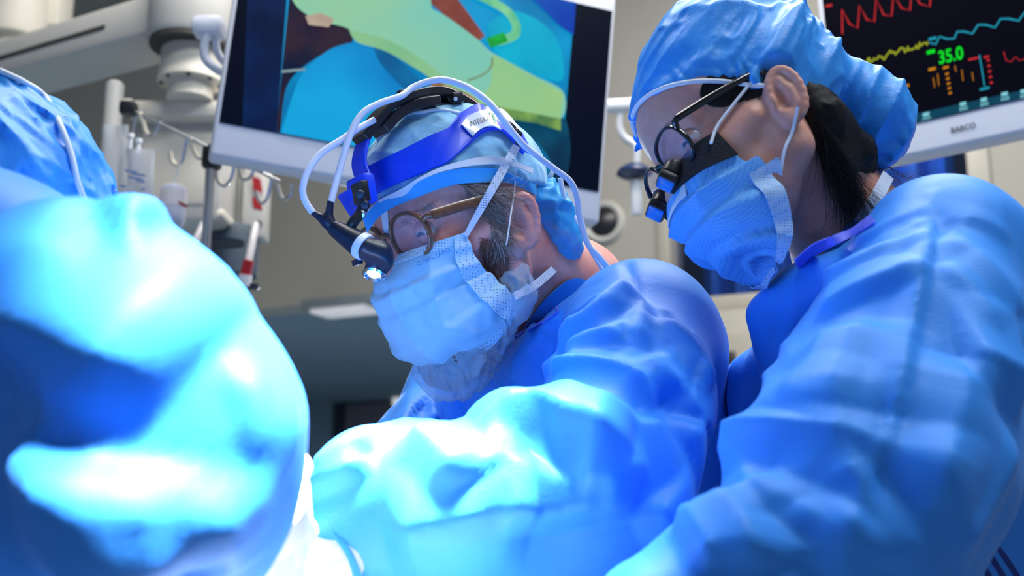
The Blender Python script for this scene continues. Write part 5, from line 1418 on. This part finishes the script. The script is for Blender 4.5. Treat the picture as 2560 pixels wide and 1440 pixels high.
def monitor(S, name, label, bez, screen_mat, thick=0.05):
    e = empty(name, S.at(S.W / 2, -bez[3], 0), label, 'monitor')
    l, r, t, b = bez
    box('case', S.at((S.W + r - l) / 2, (S.H + t - b) / 2, -thick / 2 - 0.001), (S.W + l + r, thick, S.H + t + b), M['monwhite'], e, S.R, 0.008, 3)
    sc_ = mk('screen', [S.at(0, 0, 0.0012), S.at(S.W, 0, 0.0012), S.at(S.W, S.H, 0.0012), S.at(0, S.H, 0.0012)], [[0, 1, 2, 3]], screen_mat, e, False)
    lathe('mount', [(0.045, 0), (0.045, 0.05), (0.03, 0.06), (0.03, 0.2)], S.at(S.W / 2, S.H / 2, -thick), S.R[:, 1], M['white'], e, 24)
    return e, sc_
M['monwhite'] = mat('monitor_case', (0.76, 0.78, 0.86), 0.35)
k1 = 1.12
S1 = Screen(rot(18.0, 4.8, 1.6), CAM + k1 * (np.array([-0.4291, 1.5806, 1.8338]) - CAM), 0.6 * k1, 0.6 / 1.9 * k1)
print('mon1', [proj(S1.at(u, v)) for u, v in ((0, 0), (S1.W, 0), (S1.W, S1.H), (0, S1.H))])
m1, s1 = monitor(S1, 'video_monitor', 'white monitor behind the surgeon showing a live picture of the operation', (0.008, 0.008, 0.03, 0.058), emis('screen_navy', srgb(3, 10, 30)))
def vid(name, c1, c2, scale=6.0, s=1.0):
    m = NT(name); tc = m.add('ShaderNodeTexCoord'); nz = m.add('ShaderNodeTexNoise', Scale=scale, Detail=2.0); m.link(tc.outputs['Object'], nz.inputs['Vector'])
    rp = m.add('ShaderNodeValToRGB'); rp.color_ramp.elements[0].position = 0.35; rp.color_ramp.elements[1].position = 0.65
    rp.color_ramp.elements[0].color = (*c1, 1); rp.color_ramp.elements[1].color = (*c2, 1); m.link(nz.outputs['Fac'], rp.inputs['Fac'])
    m.b.inputs['Base Color'].default_value = (0.004, 0.004, 0.004, 1); m.b.inputs['Roughness'].default_value = 0.3; m.b.inputs['Specular IOR Level'].default_value = 0.08
    m.link(rp.outputs['Color'], m.b.inputs['Emission Color']); m.b.inputs['Emission Strength'].default_value = s
    return m.m
pic = [
    ('picture_margin', [(628, -200), (735, -200), (690, 335), (605, 318)], vid('v_margin', srgb(0, 18, 58), srgb(0, 34, 84), 9)),
    ('picture_ground', [(735, -200), (1450, -200), (1432, 60), (1398, 460), (690, 335)], vid('v_teal', srgb(0, 88, 150), srgb(0, 150, 205), 5)),
    ('picture_shadow', [(728, -60), (860, -60), (880, 110), (800, 140), (720, 210), (700, 330), (690, 335)], vid('v_shadow', srgb(6, 20, 52), srgb(44, 30, 48), 14)),
    ('picture_shadow', [(1195, 275), (1300, 290), (1412, 300), (1398, 460), (1180, 420), (1160, 300)], vid('v_dark', srgb(0, 42, 74), srgb(0, 82, 112), 10)),
    ('picture_drape', [(702, 335), (728, 250), (752, 190), (790, 150), (840, 118), (920, 106), (985, 140), (1045, 195), (1075, 235), (1010, 300), (950, 385), (820, 360)], vid('v_drape', srgb(0, 112, 185), srgb(12, 158, 215), 4)),
    ('picture_fold', [(930, 112), (985, 142), (1045, 197), (1078, 238), (1050, 252), (1000, 215), (950, 160)], vid('v_fold', srgb(0, 78, 132), srgb(0, 104, 160), 9)),
    ('picture_glow', [(1215, 60), (1290, 30), (1385, 90), (1405, 200), (1330, 185), (1240, 135)], vid('v_glow', srgb(0, 150, 190), srgb(0, 172, 205), 7)),
    ('picture_deep', [(1310, -80), (1445, -80), (1432, 90), (1400, 70), (1350, 20)], vid('v_deep', srgb(0, 58, 168), srgb(0, 84, 182), 7)),
    ('picture_glove', [(1215, 330), (1260, 320), (1300, 360), (1330, 350), (1370, 400), (1360, 445), (1250, 430)], vid('v_glove', srgb(0, 74, 120), srgb(0, 112, 160), 12)),
    ('picture_strip', [(1050, -10), (1135, -10), (1210, 92), (1196, 104), (1120, 50)], vid('v_brown', srgb(92, 40, 38), srgb(140, 72, 58), 12)),
    ('picture_sleeve', [(715, -60), (1045, -60), (1060, 8), (1120, 48), (1190, 100), (1230, 135), (1330, 190), (1405, 232), (1398, 300), (1300, 290), (1210, 262), (1150, 240), (1095, 210), (1040, 175), (960, 130), (890, 108), (870, 75), (790, 52), (735, 12)], vid('v_sleeve', srgb(110, 190, 180), srgb(146, 196, 150), 3.2)),
    ('picture_shade', [(870, 78), (890, 106), (960, 130), (1040, 176), (1095, 212), (1150, 240), (1120, 205), (1050, 150), (960, 100)], vid('v_shade', srgb(112, 178, 132), srgb(132, 186, 138), 9)),
    ('picture_cuff', [(1230, 138), (1405, 236), (1398, 302), (1190, 262), (1225, 215)], vid('v_cuff', srgb(130, 190, 140), srgb(152, 194, 128), 6)),
    ('picture_spot', [(1068, 195), (1110, 215), (1180, 245), (1195, 275), (1140, 268), (1085, 230)], vid('v_spot', srgb(120, 60, 50), srgb(178, 140, 96), 22)),
    ('picture_bead', [(762, 44), (800, 36), (835, 52), (820, 72), (770, 66)], vid('v_bead', srgb(170, 150, 135), srgb(196, 180, 160), 22)),
    ('picture_rod', [(703, 180), (762, 174), (762, 180), (703, 186)], vid('v_rod', srgb(110, 140, 150), srgb(140, 165, 170), 22)),
    ('picture_fringe', [(1200, 262), (1398, 300), (1398, 330), (1330, 310), (1260, 300)], vid('v_fringe', srgb(40, 96, 70), srgb(120, 160, 80), 25)),
]
for i, (n, pts, mm) in enumerate(pic): S1.poly(n, pts, mm, s1, 0.0016 + 0.0004 * i, smooth=0 if len(pts) < 6 else len(pts) * 6)
S1.line('picture_tube', [(1165, -20), (1220, 5), (1268, 35), (1288, 72), (1276, 96), (1218, 112)], 0.0075 * k1, vid('v_tube', srgb(60, 170, 130), srgb(130, 205, 150), 18), s1, 0.0075, 40)
S1.line('picture_tube', [(1218, 112), (1245, 102), (1262, 96)], 0.0085 * k1, vid('v_tube2', srgb(0, 130, 40), srgb(20, 170, 60), 30), s1, 0.0079, 10)
S1.line('picture_crease', [(1228, 148), (1225, 170), (1205, 190), (1165, 206)], 0.0014, vid('v_crease', srgb(110, 110, 60), srgb(120, 120, 70), 10), s1, 0.0082, 20)
# handle bracket at its left side
hb = empty('monitor_handle', P(520, 120, 1.95), 'pale blue and white handle bracket at the left side of the video monitor', 'bracket')
pbox('handle_block', 474, 556, 28, 82, 1.95, 0.05, M['monwhite'], hb, 0.012)
tube('handle_bar', [P(518, 75, 1.96), P(510, 120, 1.96), P(516, 150, 1.96), P(540, 172, 1.96), P(565, 184, 1.97)], 0.008, M['monwhite'], hb, 12, 24)
tube('handle_bar', [P(545, 60, 1.97), P(540, 110, 1.97), P(548, 140, 1.97), P(566, 160, 1.97)], 0.007, M['monwhite'], hb, 12, 24)
# patient monitor at the right
R2 = rot(-33, -2.5, 0)
o2 = P(2095, 352, 2.0)
S2 = Screen(R2, o2, 0.62, 0.37)
print('mon2', [proj(S2.at(u, v)) for u, v in ((0, 0), (S2.W, 0), (S2.W, S2.H), (0, S2.H))], 'target line', (2300, 310), (2560, 255))
m2, s2 = monitor(S2, 'patient_monitor', 'white monitor at top right with coloured vital sign traces on black', (0.012, 0.012, 0.012, 0.055), emis('screen_black', srgb(4, 5, 18)))
red, yel, cya, grn, org, tea = (emis(n, srgb(*c), 1.0) for n, c in (('t_red', (190, 42, 48)), ('t_yellow', (170, 180, 40)), ('t_cyan', (30, 140, 165)), ('t_green', (10, 215, 40)), ('t_orange', (190, 120, 20)), ('t_teal', (12, 62, 84))))
wave = [(2107, 86), (2106, 25), (2124, 60), (2145, 72), (2149, 15), (2168, 50), (2187, 55), (2191, -2), (2210, 38), (2230, 41), (2234, -14), (2255, 22), (2276, 27), (2280, -28), (2300, 10), (2325, 18), (2330, -40)]
S2.line('trace', wave, 0.0013, red, s2, 0.002)
S2.line('trace', [(2325, 108), (2340, 112), (2350, 92), (2366, 98), (2386, 98), (2394, 80), (2412, 80), (2432, 85), (2446, 63), (2466, 63), (2488, 70), (2502, 48), (2524, 48), (2547, 53), (2562, 32), (2600, 30)], 0.0016, cya, s2, 0.002)
yr = random.Random(2); S2.line('trace', [(2165 + k * 3, 156 - k * 0.97 + yr.uniform(-9, 9)) for k in range(53)], 0.0011, yel, s2, 0.002)
S2.text('reading', '35.0', (2349, 161), (2410, 147), 0.0235, grn, s2, 0.002, 0.02)
for x, y, w, h, c in ((2318, 128, 20, 9, grn), (2322, 96, 20, 7, cya), (2065, 14, 16, 6, red), (2322, 172, 18, 7, org), (2358, 168, 14, 6, org), (2258, 214, 16, 7, org), (2422, 148, 24, 5, red), (2460, 142, 13, 5, red), (2450, 222, 24, 6, cya)):
    S2.poly('caption', [(x, y), (x + w, y - w * 0.22), (x + w, y - w * 0.22 + h), (x, y + h)], c, s2, 0.002)
for k in range(5): S2.poly('tick', [(2364 + k * 2, 184 + k * 12), (2372 + k * 2, 182 + k * 12), (2372 + k * 2, 187 + k * 12), (2364 + k * 2, 189 + k * 12)], org, s2, 0.002)
for k in range(5): S2.poly('tick', [(2467 + k * 2, 150 + k * 14), (2474 + k * 2, 148 + k * 14), (2475 + k * 2, 153 + k * 14), (2468 + k * 2, 155 + k * 14)], red, s2, 0.002)
for x, y0, y1 in ((2334, 195, 220), (2345, 185, 215), (2388, 165, 180), (2405, 175, 203), (2431, 182, 203)): S2.line('bar', [(x, y0), (x + 3, y1)], 0.0006, org, s2, 0.002)
S2.line('bar', [(2449, 138), (2462, 216)], 0.0010, cya, s2, 0.002)
S2.line('trace', [(2510, 130), (2516, 152), (2528, 156), (2540, 142), (2548, 152), (2566, 148)], 0.0006, red, s2, 0.002)
S2.poly('toolbar', [(2140, 318), (2700, 195), (2700, 225), (2140, 350)], tea, s2, 0.0018)
pale = emis('t_pale', srgb(120, 190, 200), 1.0)
for x, y in ((2308, 284), (2400, 258), (2452, 247), (2504, 233), (2552, 226)):
    S2.poly('icon', [(x, y), (x + 16, y - 3.6), (x + 16, y + 6), (x, y + 9)], pale, s2, 0.0022)
    for k in (1, 2): S2.poly('icon', [(x - 1, y + 8 + k * 5), (x + 20, y + 3.5 + k * 5), (x + 20, y + 6 + k * 5), (x - 1, y + 10.5 + k * 5)], pale, s2, 0.0022)
S2.text('maker_print', 'BARCO', (2379, 333), (2440, 319), 0.0095, M['ink'], m2, 0.0008, 0.015)
# ---- white arm with the dark blue disc lamp behind the monitor
arm = empty('lamp_arm', P(1590, 540, 2.6), 'white jointed arm with dark blue disc and pale stem right of the video monitor', 'lamp')
DA = 2.6
tube('arm_joint', [P(1490, 268, DA), P(1530, 266, DA), P(1572, 264, DA)], 0.0165, M['white'], arm, 20)
lathe('joint_cap', [(0.018, 0), (0.018, 0.010), (0.012, 0.014), (0, 0.014)], P(1572, 264, DA), RT, M['white'], arm, 24)
tube('arm_tube', [P(1550, 275, DA), P(1550, 320, DA), P(1562, 345, DA), P(1585, 362, DA), P(1592, 385, DA), P(1592, 412, DA)], 0.0085, M['white'], arm, 14, 30)
lathe('disc', [(0.0, 0.022), (0.018, 0.020), (0.034, 0.010), (0.041, 0.0), (0.040, -0.004), (0.026, -0.012), (0.0, -0.013)], P(1586, 432, DA), (0, 0, 1), mat('dark_blue_disc', srgb(24, 44, 84), 0.3), arm, 36)
lathe('stem', [(0.014, 0), (0.0135, -(P(1590, 455, DA)[2] - P(1590, 540, DA)[2])), (0.010, -(P(1590, 455, DA)[2] - P(1590, 546, DA)[2])), (0, -0.083)], P(1590, 452, DA), (0, 0, 1), M['white'], arm, 24)
# ---- round wall camera
u_, z_ = wp(1512, 557); wc = wpt(u_, z_, 0.0); s6 = depth_of(wc) / F_PX
cm = empty('wall_speaker', wc, 'round grey wall fitting with black centre behind the cables', 'wall fitting')
lathe('ring', [(54 * s6, 0), (54 * s6, 0.012), (48 * s6, 0.022), (40 * s6, 0.018), (37 * s6, 0.008)], wc, WN, M['cream2'], cm, 40)
lathe('black_dome', [(37 * s6, 0.006), (36 * s6, 0.016), (26 * s6, 0.028), (12 * s6, 0.034), (0, 0.036)], wc, WN, M['dark'], cm, 36)
# ---- cabinet under the window
cu0, cz0 = wp(1730, 790); cu1 = wp(2150, 780)[0]
cb = empty('wall_cabinet', wpt((cu0 + cu1) / 2, 0, 0.1), 'beige cabinet with recessed panel under the dark window', 'cabinet')
wbox('carcass', cu0 - 0.1, cu1, 0.0, cz0 - 0.02, 0.0, 0.16, M['beige'], cb, 0.008)
a_, b_ = wp(1788, 838, 0.16); c_, d_ = wp(1905, 930, 0.16)
wbox('door_panel', a_, c_ + 0.2, d_ - 0.5, b_, 0.16, 0.175, M['beige'], cb, 0.006)
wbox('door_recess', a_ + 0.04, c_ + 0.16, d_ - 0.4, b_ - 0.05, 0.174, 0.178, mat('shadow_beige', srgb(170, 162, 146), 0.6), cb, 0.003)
a2, b2_2 = wp(1815, 880, 0.18); wbox('handle', a2, a2 + 0.03, b2_2 - 0.08, b2_2, 0.176, 0.2, M['dark'], cb, 0.004)
# ---- made-up curtain standing in for a blue shape in the glass
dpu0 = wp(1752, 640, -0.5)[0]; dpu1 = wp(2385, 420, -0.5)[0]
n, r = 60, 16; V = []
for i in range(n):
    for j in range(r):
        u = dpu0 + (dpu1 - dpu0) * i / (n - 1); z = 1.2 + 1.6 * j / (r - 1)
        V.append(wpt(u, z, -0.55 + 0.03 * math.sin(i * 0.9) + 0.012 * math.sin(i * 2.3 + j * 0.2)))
V = np.array(V); sh = shell('stand_in_curtain', V + WN * 0.001, V - WN * 0.001, n, r, mat('stand_in_cloth', srgb(20, 100, 215), 0.7, emit=None), None)
tag(sh, 'made-up blue curtain standing in for a blue shape in the dark window', 'curtain')
# ---- operating table below the frame
tb = empty('operating_table', (-0.11, 0.92, 0.0), 'operating table under blue drapes below the hands', 'table')
box('pedestal', (-0.11, 0.92, 0.4), (0.12, 0.16, 0.8), M['steel'], tb, None, 0.02); box('base', (-0.11, 0.92, 0.03), (0.24, 0.34, 0.06), M['steel'], tb, None, 0.02)
nx, ny = 60, 30; V = []
for i in range(nx):
    for j in range(ny):
        x = -0.24 + 0.26 * i / (nx - 1); y = 0.72 + 0.38 * j / (ny - 1); V.append((x, y, 0.0))
V = np.array(V); V[:, 2] = 0.95 + 0.05 * np.exp(-((V[:, 1] - 0.95) / 0.12) ** 2) + 0.01 * (crumple(V, 12, 2, 3) - 0.6)
shell('drape', V + [0, 0, 0.001], V - [0, 0, 0.12], nx, ny, M['gown'], tb)
# unseen white towel added over the field to bounce light onto the face
nx, ny = 40, 40; V = []
for i in range(nx):
    for j in range(ny): V.append((-0.27 + 0.27 * i / (nx - 1), 0.70 + 0.42 * j / (ny - 1), 0.0))
V = np.array(V); V[:, 2] = 1.085 - 2.0 * (V[:, 0] + 0.13) ** 2 - 1.2 * (V[:, 1] - 0.9) ** 2 + 0.012 * (crumple(V, 14, 2, 9) - 0.6)
sh = shell('bounce_towel', V + [0, 0, 0.001], V - [0, 0, 0.04], nx, ny, mat('bounce_cloth', (0.62, 0.66, 0.72), 0.85, bump=0.5, bscale=250), None)
tag(sh, 'unseen white towel added under the gloved hands to bounce light upwards', 'towel')
